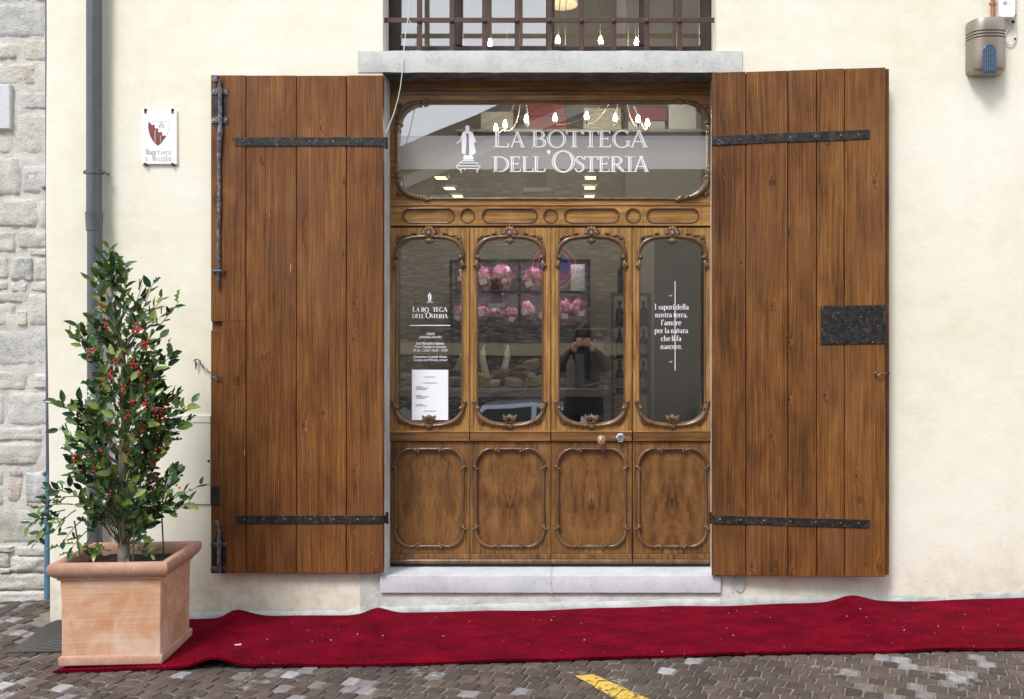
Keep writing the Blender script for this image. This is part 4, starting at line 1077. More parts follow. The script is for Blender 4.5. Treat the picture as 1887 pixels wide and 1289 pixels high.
SIGN=[('L',908,938,234,270.6),('A',939,967.5,242,270.6),('B',979,1006.5,240,270.6),('O',1008,1043,239.5,271.3),('T',1042.5,1074.5,240,270.6),('T',1073,1105,240,270.6),
  ('E',1102.5,1127,240,270.6),('G',1128.5,1163,239.5,271.3),('A',1161,1195,239.5,270.6),
  ('D',907,938,287.8,315.8),('E',938,960,287.8,315.8),('L',961,983,287.8,315.8),('L',982,1005.5,287.8,315.8),("'",1007,1014.5,276,308),('O',1016.5,1059.5,277,316.4),
  ('S',1059,1077.5,287,316.3),('T',1076,1104,287.8,315.8),('E',1102.5,1124.5,287.8,315.8),('R',1124.5,1153.5,287.8,315.8),('I',1151.5,1170.5,287.8,315.8),('A',1167.5,1197,287.3,315.8)]
lay=[0]
m=MB(); caps_fit(m,SIGN,DY+.0225,lay,True,.15)
lab(m.build('lettering',M['white'],trans,recalc=False),'white lettering reading La bottega dell\'Osteria')
def statue(m,cx,top,k,Y):                     # robed figure on a stepped pedestal, px units at scale k
    def pg(pts,o=0): m.add([(dx(cx+a*k),Y-o*.0003,dz(top+b*k)) for a,b in pts],[tuple(range(len(pts)))])
    def ln_(a,b,w=1.1,o=1):
        g=Gl(False); g.ln(a[0],-a[1],b[0],-b[1],w); put(m,g,cx,k,top,k,Y-o*.0003,lay)
    pg([(4.2*math.cos(R(a)),5+4.6*math.sin(R(a))) for a in range(0,360,24)])                     # head
    pg([(-3,9),(3,9),(4.5,13),(0,17),(-4.5,13)],2)                                              # neck
    pg([(-4.5,11.5),(-9,13.5),(-10.5,20),(-10.5,52),(-3.5,55),(-1.5,30),(-2.2,17)],1)            # robe, left half
    pg([(4.5,11.5),(9.5,13.5),(13,22),(16,31),(12,33),(14,42),(16,51),(11,55),(8,56),(3.5,58),(3,30),(2.2,17)],1)
    pg([(-10.5,20),(-13,31),(-19,34),(-20.5,33),(-14,29),(-12.5,22)],3)                          # outstretched arm
    pg([(-6,55.5),(9,56.5),(12,60),(10.5,64),(-7,64),(-8,60)],2)                                 # feet and block
    pg([(-9,64.8),(12,64.8),(12.5,67),(-9.5,67)],1)
    for y0,x0,x1 in ((70,-15,19),(75.5,-20,24)): ln_((x0,y0),(x1,y0),1.5)
    for a,b in (((-9,66),(-15,70)),((-14,70),(-20,75.5)),((-20,75.5),(-19,79)),((-19,79),(-12,83.5)),((24,75.5),(22,79)),((22,79),(18,84)),((-12,80.5),(18,80.5)),((-12,80),(-12,88)),((18,80),(18,88)),((-5,81),(-5,84)),((19,70),(19,73))): ln_(a,b,1.3,3)
m=MB(); statue(m,860.5,229.5,1.0,DY+.0225); lab(m.build('emblem',M['white'],trans,recalc=False),'white emblem of a robed statue on a stepped pedestal')
# small copy with lost letters on the first leaf
m=MB(); k=65.5/290
small=[(ch,758.5+(x0-907)*k,758.5+(x1-907)*k,565.6+(yt-236)*.262,565.6+(yb-236)*.262) for n_,(ch,x0,x1,yt,yb) in enumerate(SIGN) if n_!=4]
caps_fit(m,small,GY,lay,False,.19); statue(m,790.5,539,.235,GY)
m.add([(dx(754),GY,dz(600.8)),(dx(829),GY,dz(600.8)),(dx(829),GY,dz(599.2)),(dx(754),GY,dz(599.2))],[(0,1,2,3)])
lab(m.build('lettering',M['white'],leaf_of[0],recalc=False),'small white shop name with two letters worn away')
def sans(lines,Y,mat,parent,name,label):
    m=MB(); dg=bpy.context.evaluated_depsgraph_get()
    for txt,x0,x1,yc,h,shear,bold in lines:
        cu=bpy.data.curves.new('t','FONT'); cu.body=txt; cu.resolution_u=2; cu.offset=bold
        ob=bpy.data.objects.new('t',cu); COL.objects.link(ob); bpy.context.view_layer.update()
        me=bpy.data.meshes.new_from_object(ob.evaluated_get(bpy.context.evaluated_depsgraph_get()))
        xs=[v.co.x for v in me.vertices]; ys=[v.co.y for v in me.vertices]
        a,b,c,d=min(xs),max(xs),min(0,min(ys)),.73
        sx=(x1-x0)/(b-a); sy=h/d
        m.add([(dx(x0+(v.co.x-a)*sx+shear*v.co.y*sy),Y,dz(yc+h/2-v.co.y*sy)) for v in me.vertices],[tuple(p.vertices) for p in me.polygons])
        bpy.data.objects.remove(ob); bpy.data.curves.remove(cu); bpy.data.meshes.remove(me)
    o=m.build(name,mat,parent,recalc=False); return lab(o,label)
sans([('ORARI',784,799.5,615.5,4.6,0,.0),('OPENING HOURS',771,812.5,621.6,4.6,0,.0),('Dal Martedì al Sabato',766,817.5,633,4.8,0,.012),('From Tuesday to Saturday',763,821,639.2,4.8,.2,0),
      ('09.30 - 13.00 / 16.00 - 19.30',760,823.5,646,4.9,0,0),('Domenica e Lunedì chiuso',761,822.5,657.5,4.8,0,.012),('Sunday and Monday closed',761,822.5,663.5,4.8,.2,0)],
     GY,M['white'],leaf_of[0],'lettering','white opening hours printed on the first pane')
m=MB()
for txt,x0,x1,yb in (('I sapori della',1206,1270,570.5),('nostra terra,',1207.5,1268,585),("l'amore",1218.5,1256,599.6),('per la natura',1206.5,1268.5,614.2),('che li fa',1218.5,1256,628.8),('nascere.',1217.5,1257.5,643.6)):
    adv=0; gs=[]
    for ch in txt:
        g=Gl(False); a=glyph(ch,g,.135,.055) if ch!=' ' else .26; gs.append((g,adv)); adv+=a
    s=(x1-x0)/adv
    for g,a in gs: put(m,g,x0+a*s,s,yb,10.2,GY,lay)
for yb,fl in ((545,1),(667,-1)):
    for k in (0,1):
        g=Gl(False); g.arc(.0,.0,.045,.05,0,360,.10,.10,10,0); g.strip([(-.045*fl,.0),(-.04*fl,.10*fl),(.03*fl,.2*fl)],[.07,.05,.02]); put(m,g,1235+k*3.4,10,yb,10,GY,lay)
m.add([(dx(1244),GY,dz(683)),(dx(1245.3),GY,dz(683)),(dx(1245.3),GY,dz(518)),(dx(1244),GY,dz(518))],[(0,1,2,3)])
lab(m.build('lettering',M['white'],leaf_of[3],recalc=False),'white motto in serif letters crossed by a thin upright line')
# ------------------------------------------------------------------ paper notice taped inside the first pane
pn=thing('paper_notice','white sheet of paper taped on the first door pane under the opening hours','notice',(dx(791),DY+.02,dz(775)))
m=MB(); m.grid(lambda u,v:Vector((dx(758+67*u),DY+.0205+.0015*math.sin(v*3)*u,dz(775-93*v))),8,10); m.build('sheet',M['paper'],pn,smooth=60)
m=MB()
for (a,b,c) in ((781,801,695),(778,804,706),(765,778,713),(765,788,715.5),(766,784,718),(765,776,729),(765,790,731.5),(766,783,734),(765,779,746),(765,786,748.5),(780,803,758)):
    m.box(dx(a),dx(b),DY+.0185,DY+.0192,dz(c+.4),dz(c-.4))
stuff(m.build('print_lines',M['ink'],pn))
# ================================================================== BARRED WINDOW above the lintel
WY=.17
bw=thing('barred_window','dark brown window behind a riveted grille above the stone lintel','window',(XX(1014,0),.05,ZW0))
def wbar(m,a,b,c,d,y0,y1,ch=.004): m.cbox(XX(a,y0),XX(c,y0),y0,y1,ZZ(d,y0),ZZ(b,y0),ch)
GYB=.045
for px in (773,833,893,953,1012.5,1072,1131,1192,1252):
    m=MB(); m.cbox(XX(px-4.6,GYB),XX(px+4.6,GYB),GYB-.006,GYB+.014,ZW0+.001,ZW1,.003); m.build('upright_bar',M['grille'],bw)
for py in (38.5,-62,-162,-262):
    m=MB(); m.cbox(XL-.01,XR+.01,GYB-.011,GYB-.0065,ZZ(py+4.7,GYB),ZZ(py-4.7,GYB),.002); cb=m.build('cross_bar',M['grille'],bw)
    m=MB()
    for px in (773,833,893,953,1012.5,1072,1131,1192,1252): m.ell(P(px,py,GYB-.0115),(.014,.008,.014),10,6)
    stuff(m.build('rivets',M['grille'],cb,smooth=60))
m=MB()
m.cbox(XL,XX(738,WY),WY,WY+.06,ZW0,ZW1,.008); m.cbox(XX(1290,WY),XR,WY,WY+.06,ZW0,ZW1,.008); m.cbox(XX(738,WY)-.002,XX(1290,WY)+.002,WY+.001,WY+.06,ZW0,ZZ(84,WY),.008)
fr_=m.build('window_frame',M['winframe'],bw)
for px,w_ in ((845,7),(1014,8),(1184,7)):
    m=MB(); m.cbox(XX(px-w_,WY),XX(px+w_,WY),WY-.004,WY+.055,ZZ(84,WY)-.001,ZW1,.006); m.build('mullion',M['winframe'],bw)
for a,b in ((738,838),(852,1006),(1022,1177),(1191,1290)):
    m=MB(); m.box(XX(a,WY)-.004,XX(b,WY)+.004,WY+.024,WY+.029,ZZ(86,WY),ZW1); m.build('glass_pane',M['glass'],bw)

# ================================================================== SMALL THINGS ON THE WALL
pq=thing('ceramic_plaque','white ceramic plaque with a maroon and white shield held by four dark hooks','plaque',P(293,303,-.02))
Yq=-.022
m=MB(); m.cbox(XX(261,Yq),XX(326,Yq),Yq,-.003,ZZ(303,Yq),ZZ(204,Yq),.003); tile=m.build('tile',simple('glazed_white_tile',(.86,.85,.82),.22,0,.03,12),pq)
for px in (268,318):
    for py,s in ((203.5,1),(303.5,-1)):
        m=MB(); m.box(XX(px-1.6,Yq),XX(px+1.6,Yq),Yq-.006,.0,ZZ(py+2.2,Yq),ZZ(py-2.2,Yq)); m.box(XX(px-1.6,Yq),XX(px+1.6,Yq),Yq-.006,Yq-.0015,ZZ(py+s*4,Yq)-.004,ZZ(py,Yq)+.004); m.build('hook',M['iron'],pq)
mar=simple('maroon_glaze',(.19,.045,.032),.3,0,.3,60)
sh=[(273.5,226.5),(276.5,226.2),(278,229),(281,231.5),(283.5,229.5),(285.5,232),(284.5,235.5),(287.5,238.2),(289.5,236.2),(292,238.5),(291,242.5),(294,245),(296.2,242.8),(299,245.5),(298.5,249),(301.5,251.3),(303.5,249.4),(306,252),(302.5,257.5),(297,263.5),(290.5,269),(284,263),(278.5,255),(274.5,244),(273,234)]
m=MB(); m.prism([(XX(a,Yq),ZZ(b,Yq)) for a,b in sh],Yq-.0012,Yq+.001); m.build('shield_field',mar,pq)
gry=simple('grey_glaze',(.42,.44,.50),.3); pal=simple('pale_glaze',(.66,.66,.68),.3)
m=MB()
for a,b,c,d in ((291.5,230.5,303,232),(295.5,225,296.7,230.5),(298.2,225,299.4,230.5),(292.5,233,296,236.5),(299,233,302.3,236.5)): m.box(XX(a,Yq),XX(c,Yq),Yq-.0012,Yq+.001,ZZ(d,Yq),ZZ(b,Yq))
m.build('shield_charge',gry,pq)
m=MB(); m.tube([P(a,b,Yq-.0005) for a,b in ((274,226),(273,236),(276,250),(283,262),(290.5,269.5),(298,263),(306,252),(311,240),(312,226),(300,223.5),(286,223.5),(274,226))],.0011,4); m.box(XX(285.5,Yq),XX(286.4,Yq),Yq-.0016,Yq,ZZ(264,Yq),ZZ(240,Yq)); m.box(XX(295.5,Yq),XX(296.2,Yq),Yq-.0016,Yq,ZZ(262,Yq),ZZ(250,Yq)); m.build('shield_outline',pal,pq)
def wall_text(txt,x0,x1,yb,h,Y,mat,parent,off=0.0):
    cu=bpy.data.curves.new('t','FONT'); cu.body=txt; cu.resolution_u=2; cu.offset=off
    ob=bpy.data.objects.new('t',cu); COL.objects.link(ob); bpy.context.view_layer.update()
    me=bpy.data.meshes.new_from_object(ob.evaluated_get(bpy.context.evaluated_depsgraph_get()))
    xs=[v.co.x for v in me.vertices]; a,b=min(xs),max(xs); sx=(x1-x0)/(b-a); sy=h/.73
    m=MB(); m.add([(XX(x0+(v.co.x-a)*sx,Y),Y,ZZ(yb-v.co.y*sy,Y)) for v in me.vertices],[tuple(p.vertices) for p in me.polygons])
    bpy.data.objects.remove(ob); bpy.data.curves.remove(cu); bpy.data.meshes.remove(me)
    return m.build('lettering',mat,parent,recalc=False)
def gothic(words,Yv,parent,mat):              # broken-letter script from upright and lozenge strokes
    m=MB(); lay_=0
    def st(pts,w):
        nonlocal lay_
        g=Gl(False); g.strip(pts,w); lay_+=1
        for A,B in g.q:
            n=len(A); yy=Yv-(lay_%5)*.0002
            m.add([(XX(a[0],Yv),yy,ZZ(a[1],Yv)) for a in A+B],[(k,k+1,n+k+1,n+k) for k in range(n-1)])
    for txt,x0,x1,yb,h in words:
        n=len(txt); s=(x1-x0)/n
        for i,ch in enumerate(txt):
            x=x0+s*i; u=s*.72; t=yb-h
            if ch in 'QN':
                T_=t-h*.7; st([(x+u*.9,T_+1),(x+u*.3,T_),(x-1,T_+h*.5),(x,yb-1),(x+u*.5,yb),(x+u,yb-2),(x+u,T_+3),(x+u*.5,T_+1)],[.5,1,1.3,1.3,.6,1,1.2,.5])
                st([(x+u*.45,T_+2),(x+u*.45,yb)],.7)
            elif ch=='S': st([(x+u,t),(x+u*.3,t-1),(x,t+h*.4),(x+u,t+h*.6),(x+u*.8,yb),(x,yb)],[.6,1,1.2,1.2,1,.6])
            elif ch in 'il': st([(x+u*.4,t-(h*.8 if ch=='l' else 0)),(x+u*.4,yb),(x+u*.9,yb-1)],[1,1,.6])
            elif ch=='t': st([(x+u*.4,t-h*.5),(x+u*.4,yb),(x+u,yb-1)],[1,1,.6]); st([(x,t),(x+u,t)],.7)
            elif ch=='r': st([(x+u*.2,t),(x+u*.2,yb)],1.1); st([(x+u*.2,t+1.5),(x+u,t)],[.6,1.1])
            elif ch=='c': st([(x+u,t),(x+u*.2,t+1),(x+u*.2,yb-1),(x+u,yb)],[.8,1.1,1.1,.6])
            elif ch=='e': st([(x+u*.2,yb-h*.4),(x+u,t+h*.3),(x+u*.6,t),(x+u*.2,t+1),(x+u*.2,yb-1),(x+u,yb)],[.5,.8,.8,1.1,1.1,.6])
            elif ch=='u': st([(x+u*.1,t),(x+u*.1,yb-1),(x+u,yb-1)],[1.1,1.1,.6]); st([(x+u,t),(x+u,yb)],1.1)
            elif ch=='.': st([(x+u*.1,yb-1),(x+u*.4,yb-1)],1.0)
            elif ch!=' ': st([(x+u*.1,t),(x+u*.1,yb)],1.1); st([(x+u,t),(x+u,yb)],1.1); st([(x,t),(x+u*1.1,t)],.7); st([(x,yb),(x+u*1.1,yb)],.7)
    return m.build('lettering',mat,parent,recalc=False)
gothic([('Quartiere',270,316,285.5,6.5),('S. Niccolo',268,316,297,6.5)],Yq-.0008,pq,simple('grey_script',(.36,.36,.38),.5))

hb=thing('utility_hatch','flush cream utility hatch in the wall between the holly and the left shutter','hatch',P(340,930,-.006))
m=MB(); m.cbox(XX(296),XX(389.5),-.014,.01,ZZ(929),ZZ(780),.002); m.build('hatch_door',M['plaster'],hb)
m=MB(); m.cbox(XX(292),XX(389.5),-.017,.01,ZZ(779),ZZ(765.5),.002); m.build('hatch_rail',simple('cream_paint',(.80,.775,.69),.6,0,.06,9),hb)
m=MB(); m.lathe([(.008,0),(.008,-.003),(.002,-.003)],P(384.5,850,-.013),'y',10); m.build('hatch_lock',M['black'],hb)

# siren ------------------------------------------------------------------------
si=thing('alarm_siren','taupe half-round alarm siren with blue lens high on the right wall','alarm',P(1814,147,-.02))
tau=simple('taupe_metal_paint',(.30,.255,.21),.33,.45,.05,60)
def siren():
    x0,x1=XX(1781,-.02),XX(1847.5,-.02); cxs=(x0+x1)/2; hw=(x1-x0)/2; zt_,zb_=ZZ(44,-.02),ZZ(134,-.02)
    def out(z,inset=0,n=16):
        pts=[]
        for k in range(n+1):
            a=PI*k/n; c_=math.cos(a); s_=math.sin(a)
            pts.append((cxs-(hw-inset)*(abs(c_)**.72)*(1 if c_>0 else -1),-.004-(.128-inset)*(s_**.60),z))
        return pts
    m=MB(); L=[]
    prof=[(zb_-.026,.052),(zb_-.022,.022),(zb_-.008,.006),(zb_+.006,0)]
    slots=[ZZ(58.5,-.1),ZZ(64,-.1),ZZ(69.5,-.1)]
    zz=[zb_+.10,zb_+.2]
    prof+=[(q,0) for q in zz if q<slots[2]-.01]
    for z in reversed(slots): prof+=[(z-.0035,0),(z-.003,.010),(z+.003,.010),(z+.0035,0)]
    prof+=[(zt_-.012,0),(zt_+.004,.006),(zt_+.012,.022),(zt_+.014,.06)]
    rows=[out(z,i) for z,i in prof]; n=len(rows[0])
    m.add([q for r_ in rows for q in r_],[(j*n+i,j*n+i+1,(j+1)*n+i+1,(j+1)*n+i) for j in range(len(rows)-1) for i in range(n-1)]+[tuple(range(n)),tuple((len(rows)-1)*n+i for i in range(n))])
    m.build('housing',tau,si,smooth=35)
    # slot darks sit in the grooves
    m=MB()
    for z in slots:
        a=out(z-.0028,.0092)[3:-1]; b=out(z+.0028,.0092)[3:-1]; k=len(a); m.add(a+b,[(i,i+1,k+i+1,k+i) for i in range(k-1)])
    m.build('slots',M['black'],si)
    # blue ribbed lens
    t=NT('blue_lens'); t.col((.045,.085,.15)); t.rough(.15); t.p(Coat_Weight=.6)
    yl=-.136; lx0,lx1,lz0,lz1=XX(1811.5,yl),XX(1835.5,yl),ZZ(135,yl),ZZ(82,yl); r_=(lx1-lx0)/2; c=(lx0+lx1)/2
    pts=[(lx0,lz0),(lx1,lz0)]+[(c+r_*math.cos(R(a)),lz1-r_+r_*math.sin(R(a))) for a in range(0,181,15)]
    m=MB(); m.prism(pts,yl-.004,yl+.03); ln=m.build('lens',t.m,si,smooth=30,bevel=.003)
    m=MB()
    for k in range(5): xx_=lx0+(lx1-lx0)*(k+1)/6; m.tube([(xx_,yl-.005,lz0+.008),(xx_,yl-.005,lz1-r_*.4)],.0042,6)
    for k in range(4): zz_=lz0+.02+k*.03; m.box(lx0+.012,lx1-.012,yl-.0075,yl-.003,zz_,zz_+.006)
    u=NT('blue_lens_rib'); u.col((.10,.15,.22)); u.rough(.12)
    m.build('lens_ribs',u.m,ln,smooth=50)
siren()
cop=simple('copper_tube',(.45,.20,.11),.3,.75,.15,30)
ct=thing('copper_conduit','copper conduit coming down the wall to the alarm siren','conduit',P(1829,33,-.03))
m=MB(); m.tube([P(1828.5,-200,-.03),P(1829.5,33,-.03)],.0125,12); m.build('tube',cop,ct,smooth=50)
m=MB(); m.lathe([(.0125,-.009),(.017,-.008),(.017,.008),(.0125,.009)],P(1829,8,-.03),'z',12); m.box(XX(1823,-.03),XX(1836,-.03),-.032,-.027,ZZ(10,-.03),ZZ(6,-.03)); m.tube([P(1829,8,-.03),P(1829,8,0)],.004,6); m.build('clip',cop,ct,smooth=50)
jb=thing('junction_box','white plastic junction box with small grey logo beside the alarm siren','box',P(1856,33,-.03))
yb_=-.055
h_=rrect(1841,-95,1871.5,32.5,5,5,5); m=MB(); m.prism([(XX(a,yb_),ZZ(b,yb_)) for a,b in h_],yb_,0); m.build('casing',simple('white_plastic',(.84,.84,.86),.4,0,.02),jb,smooth=30,bevel=.004)
lg=simple('grey_logo',(.20,.19,.25),.6)
m=MB(); m.tube([P(1852+2.6*math.cos(R(a)),6+2.4*math.sin(R(a)),yb_-.0012) for a in range(0,360,24)],.0022,4,closed=True); m.build('logo_ring',lg,jb)
wall_text('Com',1855.5,1862.5,7.6,3.4,yb_-.0012,simple('pale_logo',(.52,.51,.56),.6),jb)
wc=thing('wall_cable','thin white cable looping beside the alarm siren','cable',P(1866,80,-.01))
m=MB(); m.tube([P(a,b,-.008) for a,b in ((1873.5,-200),(1873,0),(1872.5,20),(1873,40),(1874,55),(1873.5,70),(1871,77),(1867,82),(1861,84),(1855,80),(1852,74),(1851.5,68),(1854,60),(1860,51),(1866,44),(1868,41))],.0036,6); m.build('cable',simple('white_cable',(.62,.63,.64),.5),wc,smooth=60)
for a,b in ((1871,28.5),(1870.5,72),(1851,70),(1867,40.5)):
    m=MB(); m.ell(P(a,b,-.010),(.008 if b!=40.5 else .012,.006,.007 if b!=40.5 else .011),8,5); m.build('cable_clip',M['black'],wc)

# pale string hanging down from the grille ----------------------------------------
m=MB(); m.tube([P(a,b,y) for a,b,y in ((757,-60,.02),(755,0,.02),(752,30,.02),(749,50,.02),(745,84,.02),(743,110,-.028),(741,135,-.03),(738,160,-.03),(733,185,-.03),(725,212,-.04),(717,232,-.055),(710.5,246,-.066))],.0027,5)
m.tube([P(752,34,.018),P(756,42,.015),(P(762,46,.015)),P(770,47.5,.02)],.0026,5); m.ell(P(752,34,.018),(.006,.005,.008))
sr=m.build('hanging_string',simple('pale_green_string',(.55,.66,.62),.7),None,smooth=60); tag(sr,'thin pale green string hanging from the grille down to the left shutter hinge','string')

# ================================================================== RED CARPET
CT=.009
def chz(x,y):
    """height of the underside of the carpet above the pavement"""
    def g(c,wd,a): return a*math.exp(-((x-c)/wd)**2)
    back=max(0,min(1,(y+1.0)/1.0))
    h=g(XX(433,-.05),.13,.052)*back**1.2+g(XX(697,-.05),.085,.042)*back**1.6+g(XX(1568,-.05),.11,.042)*back**1.4
    h+=g(-1.93+(y+.96)*.35,.11,.058)*max(0,1-(y+.98)/.55)             # lifted front edge beside the planter
    h+=.006*(1+math.sin(x*5.3+y*3))*.5+.004*(1+math.sin(x*11+1-y*6))*.5
    # flattened under the planter
    fl=1/(1+math.exp((x-(-2.17))*40)); return h*(1-fl)+.0035
cl=gp(96,1243)
def carpet_obj():
    NX,NY=230,26; x1=5.2
    def base(u,v):
        y=-1.0+.93*v+.01*math.sin(u*30)*0
        xl=cl.x+(.30)*v                         # left end cut on the slant
        x=xl+(x1-xl)*u**1.0
        yf=y+ (cl.y+1.0)*(1-v)
        xr=x
        fe=.012*math.sin(x*1.9)+.004*math.sin(x*7.3)
        return x, yf+fe*(1-v)
    m=MB(); top=[];bot=[]
    for j in range(NY+1):
        for i in range(NX+1):
            x,y=base(i/NX,j/NY); z=gz(x,y)+chz(x,y)
            top.append((x,y,z+CT)); bot.append((x,y,z))
    W=NX+1; n=len(top); fs=[]
    for j in range(NY):
        for i in range(NX):
            a=j*W+i; fs.append((a,a+1,a+W+1,a+W)); fs.append((n+a,n+a+W,n+a+W+1,n+a+1))
    rim=[i for i in range(W)]+[W*j+NX for j in range(1,NY+1)]+[W*NY+i for i in range(NX-1,-1,-1)]+[W*j for j in range(NY-1,0,-1)]
    for k in range(len(rim)): a,b=rim[k],rim[(k+1)%len(rim)]; fs.append((a,n+a,n+b,b))
    m.add(top+bot,fs)
    o=m.build('red_carpet',M['carpet'],smooth=60,recalc=False); tag(o,'long red carpet runner rucked up along the foot of the wall','carpet')
    # worn fibre tufts on the surface give the pile a broken edge
    f=MB(); r=random.Random(5)
    for _ in range(26000):
        u=r.random(); v=(r.random()**2.2 if r.random()<.5 else r.random())
        if r.random()<.25: v=0.0
        x,y=base(u,v)
        if x>3.2: continue
        z=gz(x,y)+chz(x,y)+CT-.001
        l=r.uniform(.004,.009); a=r.uniform(0,2*PI); w_=.0016; dx_,dy_=math.cos(a),math.sin(a); t=r.uniform(-.004,.004); s=-.004 if v==0 else 0
        f.tone=r.random()
        f.add([(x-dx_*w_,y-dy_*w_,z),(x+dx_*w_,y+dy_*w_,z),(x+t,y+s+t*.5,z+l)],[(0,1,2)])
    stuff(f.build('carpet_pile',M['carpet'],o,recalc=False))
    return base
cb_=carpet_obj()
def ctop(x,y): return gz(x,y)+chz(x,y)+CT
m=MB(); r=random.Random(8); lint=simple('pale_lint',(.72,.66,.60),.8)
for _ in range(60):
    x=r.uniform(-1.9,2.6); y=r.uniform(-.93,-.15); s=r.choice((.0012,.0014,.0018,.0028)); z=ctop(x,y)+.002
    a=r.uniform(0,PI); m.tube([(x-math.cos(a)*s*1.6,y-math.sin(a)*s*1.6,z),(x+math.cos(a)*s*1.6,y+math.sin(a)*s*1.6,z+.001)],s*.55,5)
o=stuff(m.build('carpet_lint',lint)); o['label']='tiny pale crumbs and lint scattered on the red carpet'; o['category']='lint'
bpos=gp(438,1203); m=MB(); z=ctop(bpos.x,bpos.y)+.004
m.tube([(bpos.x-.016,bpos.y,z),(bpos.x+.012,bpos.y+.004,z+.001)],.0042,7); m.tube([(bpos.x+.012,bpos.y+.004,z+.001),(bpos.x+.018,bpos.y+.005,z+.001)],.0055,7)
o=m.build('cigarette_end',simple('cork_paper',(.62,.50,.34),.7)); tag(o,'squashed pale cigarette end lying on the carpet near the planter','cigarette end')

# dark ribbed mat half hidden behind the planter
mq=[gp(16,1205),gp(116,1203),gp(150,1128),gp(88,1152)]
mt=thing('ribbed_mat','dark ribbed metal mat on the cobbles left of the terracotta planter','mat',mq[0])
m=MB(); vs=[q+Vector((0,0,.006)) for q in mq]; n=4; m.add([q+Vector((0,0,.0)) for q in mq]+vs,[(4,5,6,7),(0,1,5,4),(1,2,6,5),(2,3,7,6),(3,0,4,7)])
m.build('base',simple('dark_mat',(.045,.044,.043),.55,.3,.3,60),mt)
m=MB()
for k in range(26):
    t=(k+.5)/26; a=vs[0].lerp(vs[3],t); b=vs[1].lerp(vs[2],t); m.tube([a+Vector((0,0,.002)),b+Vector((0,0,.002))],.0026,5)
for k in range(34):
    t=(k+.5)/34; a=vs[0].lerp(vs[1],t); b=vs[3].lerp(vs[2],t); m.tube([a+Vector((0,0,.001)),b+Vector((0,0,.001))],.0018,4)
stuff(m.build('ribs',simple('mat_rib',(.13,.125,.12),.45,.4,.2,50),mt))

# ================================================================== PLANTER
q0=gp(108,1238); PW=.528; PDp=.485; PA=R(4.0)
pc=Vector((q0.x,q0.y-.004,0)); zb0=gz(q0.x+.25,q0.y+.26)+.006+CT
pl_t=thing('terracotta_planter','square terracotta planter with rolled rim standing on the left end of the carpet','planter',(pc.x,pc.y,zb0),PA)
pl_t['_w']=(0,0,0)
TERA=M['terra']
def ringbox(levels,h0=None):
    """stack of square rings (offset,z), centred on the planter"""
    m=MB(); rows=[]; c=PW/2; d_=PDp/2; seg=6
    for off,z in levels:
        r_=PW/2+off; e_=d_+off; rows.append([(c-r_,d_-e_,z),(c+r_,d_-e_,z),(c+r_,d_+e_,z),(c-r_,d_+e_,z)])
    pts=[]
    for rw in rows:
        for k in range(4):
            a=Vector(rw[k]); b=Vector(rw[(k+1)%4])
            for j in range(seg): pts.append(a.lerp(b,j/seg))
    n=4*seg
    m.add(pts,[(j*n+i,j*n+(i+1)%n,(j+1)*n+(i+1)%n,(j+1)*n+i) for j in range(len(rows)-1) for i in range(n)])
    return m
Hh=.545
m=ringbox([(-.04,0),(-.004,0),(0,.004),(.002,.040),(-.003,.050),(-.010,.053)]); m.build('foot_band',M['terra_rim'],pl_t,smooth=30,bevel=.003)
m=ringbox([(-.012,.05),(-.012,.2),(-.010,.36),(-.006,Hh-.095)]); m.build('body',TERA,pl_t,smooth=30,bevel=.004)
rim=[(-.008,Hh-.098),(.004,Hh-.094),(.006,Hh-.082),(.014,Hh-.078),(.028,Hh-.066),(.038,Hh-.048),(.042,Hh-.030),(.039,Hh-.013),(.032,Hh-.003),(.016,Hh),(.002,Hh-.001),(-.012,Hh-.012),(-.020,Hh-.035),(-.026,Hh-.12)]
m=ringbox(rim); m.build('rim',M['terra_rim'],pl_t,smooth=40)
m=MB(); c=PW/2; m.grid(lambda u,v:Vector((.026+(PW-.052)*u,.026+(PDp-.052)*v,Hh-.062+.016*mnoise.noise(Vector((u*9,v*9,2)))+.006*mnoise.noise(Vector((u*30,v*30,5))))),26,26); m.build('soil',M['soil'],pl_t,smooth=60,recalc=False)

# ================================================================== HOLLY
HYC=pc.y+PDp/2; sH=SC(HYC)
base_=P(229,1028,HYC+.0); base_.z=zb0+Hh-.07
ht=thing('holly_tree','glossy holly bush with red berries growing in the terracotta planter','tree',(base_.x,base_.y,base_.z))
r=random.Random(23)
prof=[(455,193,208),(480,176,236),(520,152,246),(545,150,330),(560,158,334),(600,132,322),(650,148,322),(700,148,318),(745,112,350),(790,104,334),(850,116,330),(900,104,362),(925,112,348),(960,130,300),(985,160,275)]
def pr_at(py):
    for k in range(len(prof)-1):
        a,b=prof[k],prof[k+1]
        if a[0]<=py<=b[0]: t=(py-a[0])/(b[0]-a[0]); return a[1]+(b[1]-a[1])*t,a[2]+(b[2]-a[2])*t
    return (190,210) if py<455 else (200,260)
TRK=[(229,1030,.034),(228,985,.031),(231,950,.028),(229,900,.026),(226,840,.024),(231,780,.022),(226,720,.020),(229,680,.017),(222,640,.014),(214,590,.011),(206,540,.009),(203,500,.006),(201,462,.004)]
m=MB(); tp_=[P(a,b,HYC+.02*math.sin(b*.02)) for a,b,_ in TRK]; tp_[0]=base_-Vector((0,0,.05)); m.tube(tp_,[q[2] for q in TRK],10); m.build('trunk',M['bark'],ht,smooth=60)
def trunk_at(py):
    for k in range(len(TRK)-1):
        a,b=TRK[k],TRK[k+1]
        if b[1]<=py<=a[1]: t=(a[1]-py)/(a[1]-b[1]); return tp_[k].lerp(tp_[k+1],t)
    return tp_[-1]
